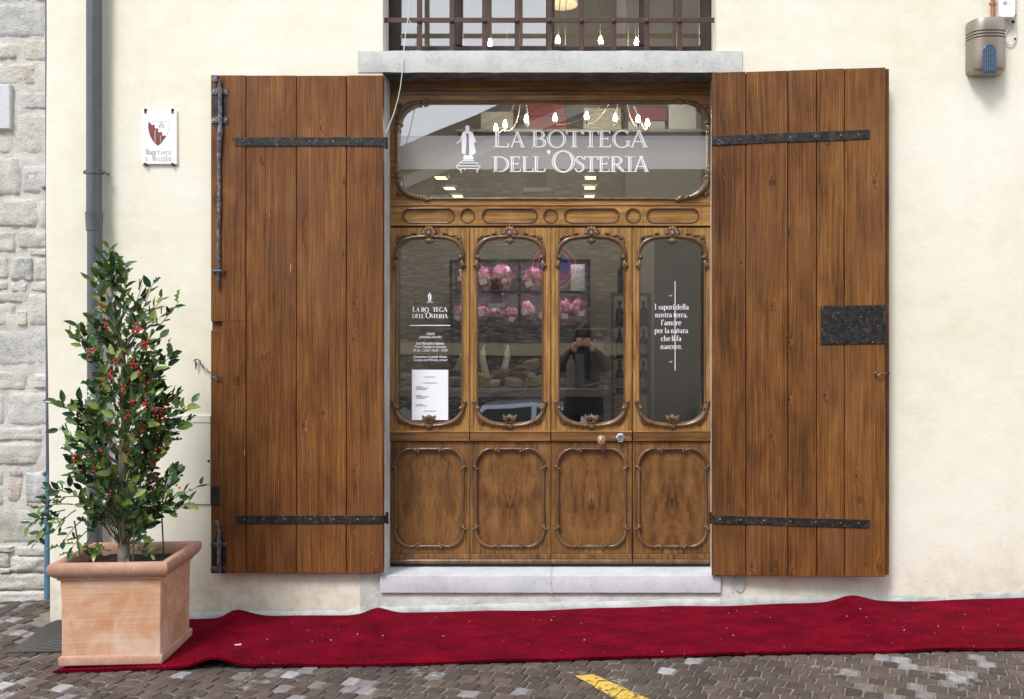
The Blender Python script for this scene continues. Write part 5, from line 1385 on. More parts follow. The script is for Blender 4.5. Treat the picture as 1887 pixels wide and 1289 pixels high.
def leafmesh(spiny,tone,curl):
    m=MB(); m.tone=tone; n=6; L=[];Rr=[];C=[]
    for k in range(n+1):
        t=k/n; w=.5*math.sin(PI*t**.85)**.8*.46
        if spiny: w*=1+.34*(1 if k%2 else -.55)*(0<k<n)
        z=-curl*t*t+.02*math.sin(t*9)
        C.append((t,0,z)); up=.10*w/.2+(.05*(1 if k%2 else -1) if spiny else .02*math.sin(t*14))
        L.append((t+(.03 if spiny and k%2 else 0),w,z+up)); Rr.append((t+(.03 if spiny and k%2 else 0),-w,z+up))
    W=n+1; fs=[]
    for k in range(n): fs+= [(k,k+1,W+k+1,W+k),(2*W+k,2*W+k+1,k+1,k)]
    m.add(C+L+Rr,fs); return m
LM=[leafmesh(i%3==2,0.0 if i<5 else .3*(i-4),.05+.16*((i*7)%5)/5) for i in range(8)]
LMESH=[q.mesh('leaf',M['leaf'],60,recalc=False) for q in LM]
tw=MB(); leaves=[]; berries=MB()
def frame(d,up):
    d=d.normalized(); s=up.cross(d)
    if s.length<1e-4: s=d.orthogonal()
    s.normalize(); u=d.cross(s); return Matrix((d,s,u)).transposed()
def twig(p0,p1,sag,nl,thick,spread=.45,lsc=1.0,start=.35,tone=None):
    mid=p0.lerp(p1,.5)+Vector((r.uniform(-.02,.02),r.uniform(-.02,.02),sag))
    pts=[]
    for k in range(7): t=k/6; pts.append(p0*(1-t)**2+mid*2*t*(1-t)+p1*t*t)
    tw.tube(pts,[thick*(1-.75*k/6) for k in range(7)],4)
    ph=r.uniform(0,6)
    for k in range(nl):
        t=start+(1-start)*(k+.7)/nl; i=min(5,int(t*6)); f=t*6-i; c=pts[i].lerp(pts[i+1],f); d=(pts[i+1]-pts[i]).normalized()
        a=ph+k*2.4; s=d.orthogonal().normalized(); b=d.cross(s); o_=(s*math.cos(a)+b*math.sin(a))
        di=(d*r.uniform(.45,1.0)+o_*r.uniform(.5,1.0)+Vector((0,-.10,.18))).normalized()
        L=r.uniform(.050,.086)*lsc; up=(Vector((0,-.55,.75))+o_*.4+Vector((r.uniform(-.7,.7),r.uniform(-.6,.4),r.uniform(-.3,.3)))).normalized()
        leaves.append((c+o_*.004,frame(di,up),L,r.randrange(8)))
    return pts
def berry(c,n):
    for _ in range(n):
        q=c+Vector((r.gauss(0,.013),r.gauss(0,.012)-.012,r.gauss(0,.014))); berries.ell(q,(.0062,.0062,.0066),6,4)
for k in range(150):
    py=r.choice((r.uniform(470,960),r.uniform(560,940),r.uniform(700,930))); lo,hi=pr_at(py); cxp=(lo+hi)/2; hw=(hi-lo)/2
    ang=r.uniform(0,2*PI); rad=math.sqrt(r.uniform(.25,1.0))
    tx=cxp+hw*.97*rad*math.cos(ang); ty=HYC+hw/sH*.72*rad*math.sin(ang)
    ty=min(ty,-.12)
    tip=P(tx,py,ty); st=trunk_at(min(1000,py+r.uniform(30,120)*(.4+rad)))
    pts=twig(st,tip,-.02*rad,r.randint(7,10),r.uniform(.0022,.004)*(1.4-.5*rad) if rad<.6 else .0034,start=.42 if rad>.5 else .25)
    if r.random()<.15 and 540<py<900 and math.sin(ang)<.5: berry(pts[5],r.randint(3,9))
for px,py,n in ((255,610,13),(270,632,14),(170,648,12),(215,665,9),(247,672,12),(205,690,11),(262,690,8),(225,715,8),(270,740,12),(290,758,14),(240,770,8),(300,775,6),(195,705,5),(200,600,7),(192,560,5),(275,705,5),(245,740,5),(150,765,4),(205,780,6),(265,790,6),(188,830,5),(245,800,5),(300,828,4),(235,840,4),(150,865,4),(285,880,4),(330,895,3),(205,912,4)):
    berry(P(px,py,HYC-.16),max(2,int(n*.85)))
# leader, free shoots and the drooping side branch
twig(trunk_at(520),P(200,456,HYC),0,12,.004,start=.1,lsc=.9); twig(trunk_at(540),P(192,470,HYC-.02),0,9,.003,start=.3,lsc=.9)
for a,b,c_,d in ((258,600,283,520),(258,600,262,525),(270,620,330,556),(280,600,300,548),(150,660,128,612),(150,680,142,600),(310,760,356,742),(310,770,352,775),(120,770,104,738),(118,800,106,790),(330,905,374,893),(320,900,352,925),(315,905,338,935),(310,690,322,650)):
    twig(trunk_at(min(1000,b+60)),P(c_,d,HYC-.05),.0,r.randint(8,11),.0045,start=.45)
LB=[(225,985),(175,965),(140,905),(110,900)]
for (a,b),(c_,d) in (((215,1000),(150,915)),((150,915),(78,925)),((135,930),(60,938)),((120,940),(52,970)),((110,945),(64,1005)),((140,940),(96,985)),((150,960),(110,1010)),((165,975),(125,1022)),((170,985),(150,1030)),((190,1000),(160,960)),((130,910),(85,905)),((205,1015),(172,1018)),((240,1010),(262,1000)),((245,1015),(285,1020)),((240,985),(275,950)),((120,960),(78,958)),((205,990),(170,935)),((205,960),(190,905))):
    twig(P(a,b,HYC-.06),P(c_,d,HYC-.12),.02,r.randint(6,9),.0035,lsc=.82,start=.25)
for k in range(34):                            # bare twiggy lower stems
    a0=trunk_at(r.uniform(930,1010)); py=r.uniform(880,960); px=229+r.uniform(-75,75); tw.tube([a0,P((px+229)/2,(py+970)/2+r.uniform(-12,12),HYC+r.uniform(-.1,.1)),P(px,py,HYC+r.uniform(-.18,.18))],[.0045,.003,.0016],4)
for a,b in (((228,985),(185,900)),((231,960),(275,880)),((229,900),(180,820)),((228,850),(280,780)),((229,780),(190,700)),((229,720),(265,650)),((225,680),(180,610)),((214,600),(245,540)),((229,905),(300,880)),((229,860),(150,800))):
    p0=trunk_at(a[1]); p1=P(b[0],b[1],HYC+r.uniform(-.10,.08)); tw.tube([p0,p0.lerp(p1,.5)+Vector((0,0,-.015)),p1],[.010,.008,.0045],6)
stuff(tw.build('twigs',M['twig'],ht,smooth=60,recalc=False))
leaves.sort(key=lambda q:q[0].y)
fo=MB(); lq=[len(x.v) for x in LM]
for k,(c,Fm,L,i) in enumerate(leaves):
    Mx=Matrix.Translation(c)@(Fm*L).to_4x4()
    if k<300:
        o=link('leaf',LMESH[i],ht); o.matrix_basis=Mx
    else:
        fo.tone=(LM[i].tone+r.random()*.999)%1.0 if True else 0
        fo.add([Mx@Vector(v) for v in LM[i].v],LM[i].f)
stuff(fo.build('foliage',M['leaf'],ht,smooth=60,recalc=False))
stuff(berries.build('berries',M['berry'],ht,smooth=60))
for (a,b,c_,d,dy) in ((152,1042,137,960,-.15),(302,1015,297,930,.10),(245,1040,247,965,-.19)):
    m=MB(); p=P(a,b,HYC+dy); m.tube([p-Vector((0,0,.03)),P(c_,d,HYC+dy)],.0045,6); o=m.build('plant_stake',simple('green_cane',(.045,.06,.035),.6)); 
    tag(o,{152:'dark plant stake leaning left at the front left of the planter soil',302:'dark plant stake at the right rear corner of the planter soil',245:'green plant stake close to the front rim of the planter'}[a],'plant stake','stakes in the planter')
m=MB(); p=P(237,1037,pc.y+.05); m.tube([p+Vector((-.004,0,.02)),p+Vector((0,-.004,.004)),p+Vector((.006,-.004,-.006))],.0028,5); o=m.build('green_tie',simple('teal_tie',(.02,.38,.27),.5)); tag(o,'small bright teal plant tie lying on the planter soil by the front rim','plant tie')
# ================================================================== INSIDE THE SHOP
IY0,IY1=.62,3.5; IX0,IX1=-2.6,2.3
wallm=simple('shop_wall_paint',(.38,.355,.32),.8,0,.08,4); floorm=simple('shop_floor_tile',(.16,.145,.13),.5,0,.2,6); ceilm=simple('shop_ceiling_paint',(.46,.45,.43),.8,0,.05,4)
m=MB(); m.box(IX0,IX1,.46,IY1,ZB-.06,ZB-.005); struct(m.build('shop_floor',floorm))
m=MB(); m.box(IX0,IX1,.61,IY1,5.2,5.3); struct(m.build('shop_ceiling',ceilm))
for nm,a in (('shop_wall_back',(IX0,IX1,IY1,IY1+.1,ZB-.06,5.3)),('shop_wall_left',(IX0-.1,IX0,.61,IY1,ZB-.06,5.3)),('shop_wall_right',(IX1,IX1+.1,.61,IY1,ZB-.06,5.3))):
    m=MB(); m.box(*a); struct(m.build(nm,wallm))
warm=emis('bulb_glow',(1.0,.88,.68),250.0); strip_=emis('ceiling_strip_glow',(1.0,.80,.32),4.0)
cab=simple('pale_flex',(.16,.145,.12),.6)
# ceiling strips: three behind left, three behind right
def strips(lst,grp):
    for k,(px,py,y,lb) in enumerate(lst):
        t=thing('ceiling_light',lb,'lamp',P(px,py,y),0,grp); p=P(px,py,y); w_=.042
        for dyy in (0,.075):
            m=MB(); m.box(p.x-w_,p.x+w_,y+dyy,y+dyy+.022,p.z-.002,p.z+.002); m.build('tube',strip_,t)
        m=MB(); m.box(p.x-w_-.02,p.x+w_+.02,y-.02,y+.10,p.z+.0045,p.z+.02); m.build('tray',ceilm,t)
strips([(811,327,1.6,'yellow twin ceiling strip nearest the statue emblem'),(827,346.5,2.1,'yellow twin ceiling strip, middle of the left row behind the transom'),(842,361,2.6,'yellow twin ceiling strip lowest in the left row behind the transom'),
        (1088,326.5,1.6,'yellow twin ceiling strip under the letter T of the lower sign line'),(1087,345.5,2.1,'yellow twin ceiling strip, middle of the right row behind the transom'),(1086,361.5,2.6,'yellow twin ceiling strip lowest in the right row behind the transom')],'twin ceiling strips in the shop')
# flex-hung bulbs
r=random.Random(3)
def bulb_mesh():
    m=MB(); m.lathe([(.003,.052),(.007,.044),(.012,.030),(.016,.014),(.0155,.002),(.010,-.006)],(0,0,0),'z',10); return m.mesh('bulb',warm,60)
BULB=bulb_mesh()
def cap_mesh():
    m=MB(); m.lathe([(.011,-.004),(.012,-.03),(.008,-.04),(.003,-.042)],(0,0,0),'z',10); return m.mesh('holder',cab,60)
CAPM=cap_mesh()
bl=[(914,236,'leftmost bulb above the letter L of the sign'),(931,229,'bulb just right of the letter L of the sign'),(970,219,'bulb hanging above the letter B of the sign'),(1023,217,'bulb hanging above the first T of the sign'),(1081,214,'bulb hanging above the E of the sign'),(1134,217,'bulb hanging left of the crimson box on the shop shelf'),(1176,220,'bulb hanging in front of the crimson box on the shop shelf'),(1193,227,'rightmost bulb above the last A of the sign')]
for k,(px,py,lb) in enumerate(bl):
    y=1.45+.1*(k%3); p=P(px,py,y); t=thing('pendant_bulb','glowing candle '+lb,'lamp',p,0,'candle bulbs hanging in the shop')
    link('bulb',BULB,t,p-Vector((0,0,.02)),rot=None); link('holder',CAPM,t,p-Vector((0,0,.02)))
    m=MB(); hub=P(960 if px<1000 else 1150,150,y+.1); c=p-Vector((0,0,.06))
    pts=[]
    for q in range(13):
        s=q/12; pts.append(c.lerp(hub,s)+Vector((.04*math.sin(k)*math.sin(PI*s),0,-(.10+.02*(k%3))*math.sin(PI*s)*(1-s*.4))))
    m.tube(pts,.0035,4); m.build('flex',cab,t,smooth=60)
for k,(px,py,lb) in enumerate([(903,80,'leftmost of the bulbs glowing behind the grille'),(1028,74,'bulb glowing behind the grille left of centre bar'),(1107,75,'bulb glowing behind the grille, second from the right'),(1173,78,'rightmost of the bulbs glowing behind the grille')]):
    y=1.3; p=P(px,py,y); t=thing('pendant_bulb','candle '+lb,'lamp',p,0,'candle bulbs hanging in the shop')
    link('bulb',BULB,t,p-Vector((0,0,.02))); link('holder',CAPM,t,p-Vector((0,0,.02)))
    for s in (0,1):
        m=MB(); h=P(1080,-160,y+.3); c=p-Vector((0,0,.06)) if s==0 else p+Vector((.12-.06*k,.05,-.2))
        m.tube([c.lerp(h,q/8)+Vector(((px-1080)*.0012*math.sin(PI*q/8),0,.05*math.sin(PI*q/8))) for q in range(9)],.003,4); m.build('flex',cab,t,smooth=60)
# lamp shade glimpsed behind the grille
y=1.9; p=P(1035,-10,y); m=MB(); m.lathe([(.125,-.09),(.13,-.085),(.10,.16),(.09,.16)],p,'z',18); o=m.build('lamp_shade',emis('shade_glow',(1.0,.80,.50),.42),smooth=50); tag(o,'cream glowing lamp shade behind the grille','lamp shade')
# high shelf with boxes above the beam
y=2.3
m=MB(); m.box(XX(840,y),XX(1330,y),y,y+.35,ZZ(243,y),ZZ(238,y)); o=m.build('high_shelf',simple('shelf_grey',(.20,.19,.18),.6)); tag(o,'grey high shelf carrying boxes behind the transom','shelf')
crim=simple('crimson_card',(.14,.020,.022),.6); kraft=simple('grey_card',(.28,.27,.24),.7); glass_=simple('green_glass_jar',(.10,.12,.08),.2)
for a,b,c_,d,mt_,lb in ((885,205,945,238,kraft,'grey carton at the left end of the high shelf'),(975,190,1040,213,crim,'crimson box upper of two behind the letters B and O'),(975,213.5,1045,238,crim,'crimson box lower of two behind the letters B and O'),(1075,198,1145,238,kraft,'wide grey carton in the middle of the high shelf'),(1158,198,1230,222,crim,'crimson box on top of a grey carton on the high shelf'),(1158,222.5,1226,238,kraft,'grey carton beneath a crimson box on the high shelf'),(1233,188,1284,238,simple('pale_card',(.40,.42,.41),.7),'tall pale grey box at the right end of the high shelf')):
    m=MB(); m.cbox(XX(a,y),XX(c_,y),y+.02,y+.25,ZZ(d,y),ZZ(b,y),.004); o=m.build('storage_box',mt_); tag(o,lb,'box','boxes on the high shelf')
# cold cabinet with wrapped meats -------------------------------------------------
y=2.7
cc=thing('display_cabinet','black framed cabinet with wrapped meats at the back of the shop','cabinet',P(960,700,y))
for a,b,c_,d in ((828,478,1088,484),(828,536,1088,541),(828,598,1088,603),(828,478,834,700),(954,484,960,598),(1082,478,1088,700)):
    m=MB(); m.cbox(XX(a,y),XX(c_,y),y,y+(.03 if c_-a<20 else .012),ZZ(d,y),ZZ(b,y),.003); m.build('frame_bar',M['black'],cc)
    if c_-a>20:
        m=MB(); m.box(XX(a,y)+.01,XX(c_,y)-.01,y+.0125,y+.32,ZZ(b+1.5,y),ZZ(b,y)); m.build('shelf',M['chrome'],cc)
        if b<590: m=MB(); m.box(XX(840,y),XX(1076,y),y+.03,y+.05,ZZ(d-1.6,y),ZZ(d-3.4,y)); m.build('added_tube',emis('added_tube_glow',(1.0,.78,.90),8.0),cc)  # added glowing tubes, hidden behind the lips to brighten the meats
m=MB(); m.box(XX(828,y),XX(1088,y),y+.33,y+.36,ZZ(700,y),ZZ(478,y)); m.build('back_panel',simple('cabinet_back',(.22,.20,.20),.5),cc)
m=MB(); m.box(XX(828,y),XX(1088,y),y+.02,y+.32,ZZ(700,y),ZZ(604,y)); m.build('base_cupboard',simple('cabinet_base',(.05,.05,.055),.4),cc)
t=NT('wrapped_meat'); n=t.noise(t.obj(),16,4,.6); n2=t.noise(t.obj(),60,3,.6)
t.col(t.ramp(n,[(.36,(.20,.03,.05)),(.48,(.40,.14,.19)),(.58,(.56,.33,.42)),(.72,(.82,.72,.78))])); t.rough(.18); t.bump(n2,.012,.9); meat=t.m
def pack(px,py,w_,h_,k,lb):
    m=MB(); c=P(px,py,y+.12); R_=random.Random(k)
    def q(u,v):
        a=2*PI*u; b=PI*v; rr=(.72+.42*v if k<4 else 1)+.26*mnoise.noise(Vector((math.cos(a)*1.7+k,math.sin(a)*1.7,b*1.6)))
        return c+Vector((w_*math.sin(b)*math.cos(a)*rr,.09*math.sin(b)*math.sin(a)*rr,h_*math.cos(b)*rr))
    m.grid(q,18,12); o=m.build('wrapped_meat',meat,smooth=40,recalc=False); tag(o,lb,'packed meat','wrapped meats in the cabinet')
    m=MB(); L=R_.uniform(.022,.034); an=R_.uniform(-.5,.5); ca,sa=math.cos(an),math.sin(an); lc=c+Vector((w_*R_.uniform(-.3,.4),-.125,h_*R_.uniform(-.5,.1)))
    m.add([lc+Vector((L*(u*ca-v*.8*sa),0,L*(u*sa+v*.8*ca))) for u,v in ((-1,-1),(1,-1),(1,1),(-1,1))],[(0,1,2,3)]); m.build('price_label',M['paper'],o,recalc=False)
S2=1/SC(y)
for k,(px,py,a,b,lb) in enumerate([(893,512,14,24,'wrapped ham at the left of the upper cabinet shelf'),(925,510,22,27,'large wrapped ham in the middle of the upper cabinet shelf'),(982,513,20,25,'wrapped ham right of the cabinet post on the upper shelf'),(852,512,14,22,'wrapped ham at the far left end of the upper cabinet shelf'),
    (846,580,12,16,'small pale pack at the left end of the lower cabinet shelf'),(885,580,18,16,'wide pink pack on the lower cabinet shelf'),(915,582,17,14,'flat pink pack left of the cabinet post on the lower shelf'),(943,582,12,15,'narrow pink pack against the cabinet post on the lower shelf'),(972,576,13,20,'tall pale pack just right of the cabinet post on the lower shelf'),(1003,584,15,12,'low pink pack behind the door stile on the lower shelf'),(1040,575,13,22,'upright pink pack on the lower shelf behind the third pane'),(1066,574,15,22,'upright pale pack at the right end of the lower cabinet shelf')]):
    pack(px,py,a*S2*1.12,b*S2*1.05,k,lb)
m=MB(); m.cbox(XX(1052,y),XX(1078,y),y+.1,y+.2,ZZ(535,y),ZZ(486,y),.003); o=m.build('storage_box',simple('card_pale',(.45,.46,.46),.6)); tag(o,'pale upright box in the cabinet behind the third pane','box')
# counter with vitrine ---------------------------------------------------------------
y=1.15
ct_=thing('shop_counter','grey shop counter behind the middle door panes','counter',P(990,900,y))
m=MB(); m.cbox(XX(728,y),XX(1122,y),y,y+.62,ZZ(732,y),ZZ(717,y),.004); m.build('counter_top',simple('counter_steel',(.55,.55,.56),.35,.1),ct_)
m=MB(); m.box(XX(735,y),XX(1112,y),y+.03,y+.60,ZB-.02,ZZ(732.5,y)); m.build('counter_front',simple('counter_front',(.035,.036,.042),.4),ct_)
vt=thing('glass_vitrine','small brass edged glass case on the counter behind the third pane','glass case',P(1086,717,y))
br=simple('brass_edge',(.45,.36,.20),.35,.6)
for a,b in (((1061,607),(1112,607)),((1061,607),(1061,717)),((1112,607),(1112,717)),((1061,716),(1112,716))):
    for yy in (y+.05,y+.40):
        m=MB(); m.tube([P(*a,yy),P(*b,yy)],.004,4); m.build('edge_bar',br,vt)
m=MB(); m.box(XX(1061,y),XX(1112,y),y+.048,y+.052,ZZ(717,y),ZZ(607,y)); m.build('glass_pane',M['glass'],vt)
def bottle(p,h,rr,mat,lb,grp,label=True,cat='bottle'):
    t=thing('bottle',lb,cat,p,0,grp)
    m=MB(); m.lathe([(rr*.96,0),(rr,.01),(rr,h*.58),(rr*.75,h*.68),(rr*.36,h*.76),(rr*.32,h*.97),(rr*.38,h)],p,'z',12); m.build('glass_body',mat,t,smooth=50)
    if label: m=MB(); m.lathe([(rr*1.01,h*.16),(rr*1.02,h*.17),(rr*1.02,h*.46),(rr*1.01,h*.47)],p,'z',12); m.build('paper_label',simple('bottle_label',(.55,.53,.48),.7),t,smooth=50)
    m=MB(); m.lathe([(rr*.40,h*.84),(rr*.41,h*.85),(rr*.41,h*1.005),(rr*.3,h*1.01)],p,'z',10); m.build('capsule',M['black'],t,smooth=50)
dk=simple('dark_bottle_glass',(.010,.012,.010),.12)
bottle(P(1052,717,y+.18),.30,.035,simple('clear_bottle',(.55,.57,.55),.1),'clear glass bottle standing beside the cup stack on the counter',None,False)
cs=thing('cup_stack','tall stack of pale paper cups with black lid on the counter','cups',P(1069,717,y+.2))
m=MB(); pr_=[]
for k in range(22): z=k*.012; pr_+=[(.029,z),(.033,z+.010),(.034,z+.0115)]
m.lathe(pr_,P(1069,717,y+.2),'z',14); m.build('cups',simple('paper_cup',(.75,.76,.78),.5),cs,smooth=20)
m=MB(); m.lathe([(.030,.265),(.034,.268),(.030,.36),(.0,.362)],P(1069,717,y+.2),'z',14); m.build('lid',M['black'],cs,smooth=40)
# goods heaped on the counter
gd=[simple('goods_buff',(.55,.38,.20),.5,0,.3,20,.006),simple('goods_grey',(.45,.45,.45),.4,0,.3,20,.006),simple('goods_brown',(.26,.15,.09),.4,0,.4,20,.006),simple('goods_pale',(.78,.75,.68),.5,0,.2,20,.004)]
gl=[(752,700,14,12,1,'grey packet at the left end of the counter'),(778,704,14,9,0,'buff packet behind the paper notice on the counter'),(838,704,16,10,2,'brown packet behind the first door stile on the counter'),(888,700,17,14,0,'buff wrapped loaf at the left of the second pane'),(905,708,16,9,3,'pale flat packet in the lower left of the second pane'),(925,696,18,16,2,'brown wrapped piece under the dark reflection in the second pane'),(948,706,18,10,1,'grey foil packet low in the middle of the second pane'),(962,690,17,18,2,'brown lumpy piece right of middle in the second pane'),(978,672,16,9,0,'buff cheese piece topmost in the second pane heap'),(985,704,18,11,0,'buff packet at the right of the second pane'),(972,690,15,5,3,'pale price card lying on the heap in the second pane'),(1040,706,12,9,2,'brown packet at the left of the third pane'),(1090,711,16,4,3,'pale flat tray beside the cup stack in the third pane')]
for k,(px,py,a,b,mi,lb) in enumerate(gl):
    yy=y+.14+.05*(k%3); c=P(px,py,yy); s=1/SC(yy); m=MB()
    def q(u,v):
        A=2*PI*u; B=PI*v; rr=1+.22*mnoise.noise(Vector((math.cos(A)*2.6+k*3,math.sin(A)*2.6,B*2.4))); sg=lambda t_:(abs(t_)**.55)*(1 if t_>0 else -1)
        return c+Vector((a*s*sg(math.sin(B))*sg(math.cos(A))*rr+.25*b*s*math.cos(B)*math.sin(k*2.1),.07*sg(math.sin(B))*sg(math.sin(A))*rr,max(-(717-py)*s,.9*b*s*sg(math.cos(B))*rr+.3*a*s*math.cos(A)*math.sin(B)*math.sin(k*1.7))))
    m.grid(q,16,10); o=m.build('food_packet',gd[mi],smooth=50,recalc=False); tag(o,lb,'packet','goods heaped on the counter')
# bottle rack
y=2.0
rk=thing('bottle_rack','tall open rack of wine bottles behind the third and fourth panes','rack',P(1165,800,y))
rm=simple('rack_metal',(.16,.155,.15),.4,.3)
for a in (1127,1196):
    m=MB(); m.box(XX(a,y),XX(a+4,y),y,y+.25,ZB,ZZ(540,y)); m.build('upright',rm,rk)
for b in (540,600,660,725,790):
    m=MB(); m.box(XX(1131,y),XX(1196,y),y,y+.25,ZZ(b+3,y),ZZ(b,y)); m.build('shelf',rm,rk)
k=0
nm_={600:'second',660:'third',725:'fourth'}
for b,hh in ((600,.20),(660,.24),(725,.27)):
    for j,px in enumerate((1142,1158,1186)):
        bottle(P(px,b,y+.1),hh,.034,dk,'dark wine bottle, %s on the %s shelf of the wine rack from the top'%(('left','middle','right')[j],nm_[b]),'bottles on the wine rack',b!=600)
bottle(P(1146,540,y+.1),.30,.036,dk,'dark wine bottle standing on top of the wine rack','bottles on the wine rack',False)
# partition and hanging cloth right
y=1.3
m=MB(); m.box(XX(1206,y),XX(1500,y),y,y+.05,ZB-.01,ZZ(430,y)); o=m.build('partition_screen',simple('taupe_screen',(.25,.225,.19),.7,0,.05,6)); tag(o,'plain taupe partition screen behind the fourth pane','screen')
m=MB(); y=.9
m.grid(lambda u,v:Vector((XX(1296-(2+18*(1-v)**1.4)*(1-u),y),y+.02*math.sin(u*9),ZZ(790-95*v,y))),10,8); o=m.build('white_cloth',simple('white_cloth',(.70,.71,.74),.8),smooth=60,recalc=False); tag(o,'white cloth hanging at the lower right corner of the fourth pane','cloth')
# ================================================================== THE STREET BEHIND THE CAMERA (mirrored in the panes)
OY=-16.0; VS=F/(CAMD+DY+(-OY)+DY)              # pixel scale of the mirrored facade
def ox(px): return (px-PX0)/VS
def oz(py): return CAMZ+(PY0-py)/VS
def opp_stone():
    t=NT('far_rubble'); o=t.obj(); br=t.n('TexVoronoi',{'feature':'F1'},Scale=1.0,Randomness=.9)
    wv=t.n('TexNoise',None,Scale=3.0,Detail=3.0); t.set(wv,'Vector',o)
    v=t.addv(t.scale(o,(6.0,6.0,15)),t.scale(wv.outputs['Color'],(.9,.9,.9))); t.set(br,'Vector',v)
    c=t.ramp(t.sep(br.outputs['Color'])[0],[(0,(.10,.088,.072)),(.4,(.165,.145,.12)),(.75,(.22,.19,.15)),(1,(.31,.275,.225))])
    d=t.mapr(br.outputs['Distance'],.40,.75,0,.8); c=t.mix(d,c,(.12,.11,.10,1)); t.col(c); t.rough(.9); t.bump(t.math('SUBTRACT',1.0,d),.03,.8); return t.m
ost=opp_stone()
oh=thing('gabled_stone_house','gabled rubble stone house across the street, mirrored in the door glass','building',(-3,OY,gz(-3,OY)))
g0=-2.0
xl,xr=-11.0,ox(1150); zl=oz(245)-.75-(ox(740)-xl)*.42; zr=oz(245)-.75+(xr-ox(740))*.42
m=MB(); m.prism([(xl,g0),(xr,g0),(xr,zr),(xl,zl)],OY-8,OY); m.build('wall',ost,oh)
m=MB(); e=.45; m.prism([(xl-e,zl-.2),(xl-e,zl+.12),(xr,zr+.32),(xr,zr+.06)],OY-8.3,OY+.55); m.build('roof',simple('dark_roof_tile',(.055,.045,.04),.8,0,.3,6),oh)
m=MB(); m.prism([(xl-.2,zl-.75),(xl-.2,zl-.45),(xr,zr-.22),(xr,zr-.52)],OY-.02,OY+.12); m.build('raking_cornice',simple('far_cornice',(.42,.40,.36),.8),oh)
m=MB(); m.box(xl,xr,OY-.02,OY+.06,oz(655),oz(632)); m.build('lit_base_band',simple('lit_base_tone',(.46,.38,.24),.8,0,.1,3),oh)  # ochre strip: light on the foot of this wall put into the colour
for a,b,c_,d in ((970,318,1006,345),(905,505,925,560),(800,330,820,360)):
    m=MB(); m.box(ox(a),ox(c_),OY-.05,OY+.02,oz(d),oz(b)); w_=m.build('window',M['black'],oh); m=MB(); m.box(ox(a)-.08,ox(c_)+.08,OY,OY+.10,oz(d)-.1,oz(d)); m.build('sill',simple('far_sill',(.35,.34,.32),.8),w_)
ob=thing('plastered_town_house','plain dun plastered house across the street to the right, mirrored in the panes','building',(4,OY,gz(4,OY)))
m=MB(); m.box(xr+.02,14,OY-8,OY+.6,g0,12.5); m.build('wall',simple('dun_plaster',(.22,.195,.165),.85,0,.12,2),ob)
m=MB(); m.box(xr-.1,14.3,OY-8.3,OY+1.0,12.5,12.8); m.build('roof',simple('dark_roof',(.06,.05,.045),.8),ob)
for a in (3.0,5.6):
    for zc in (2.2,5.4,8.8):
        m=MB(); m.box(a,a+1.0,OY+.55,OY+.62,zc,zc+1.7); w_=m.build('window',M['black'],ob); m=MB(); m.box(a-.1,a+1.1,OY+.6,OY+.75,zc-.1,zc); m.build('sill',simple('far_sill2',(.35,.34,.32),.8),w_)
tb=thing('tall_town_house','tall olive plastered house standing behind the gabled one, mirrored in the barred window','building',(4,-25,gz(4,-25)))
m=MB(); m.box(-1.14,14,-33,-25.0,g0,17); m.build('wall',simple('olive_plaster',(.17,.155,.12),.85,0,.12,2),tb)
m=MB(); m.box(-1.4,14.3,-33.3,-24.7,17,17.3); m.build('roof',simple('dark_roof3',(.06,.05,.045),.8),tb)
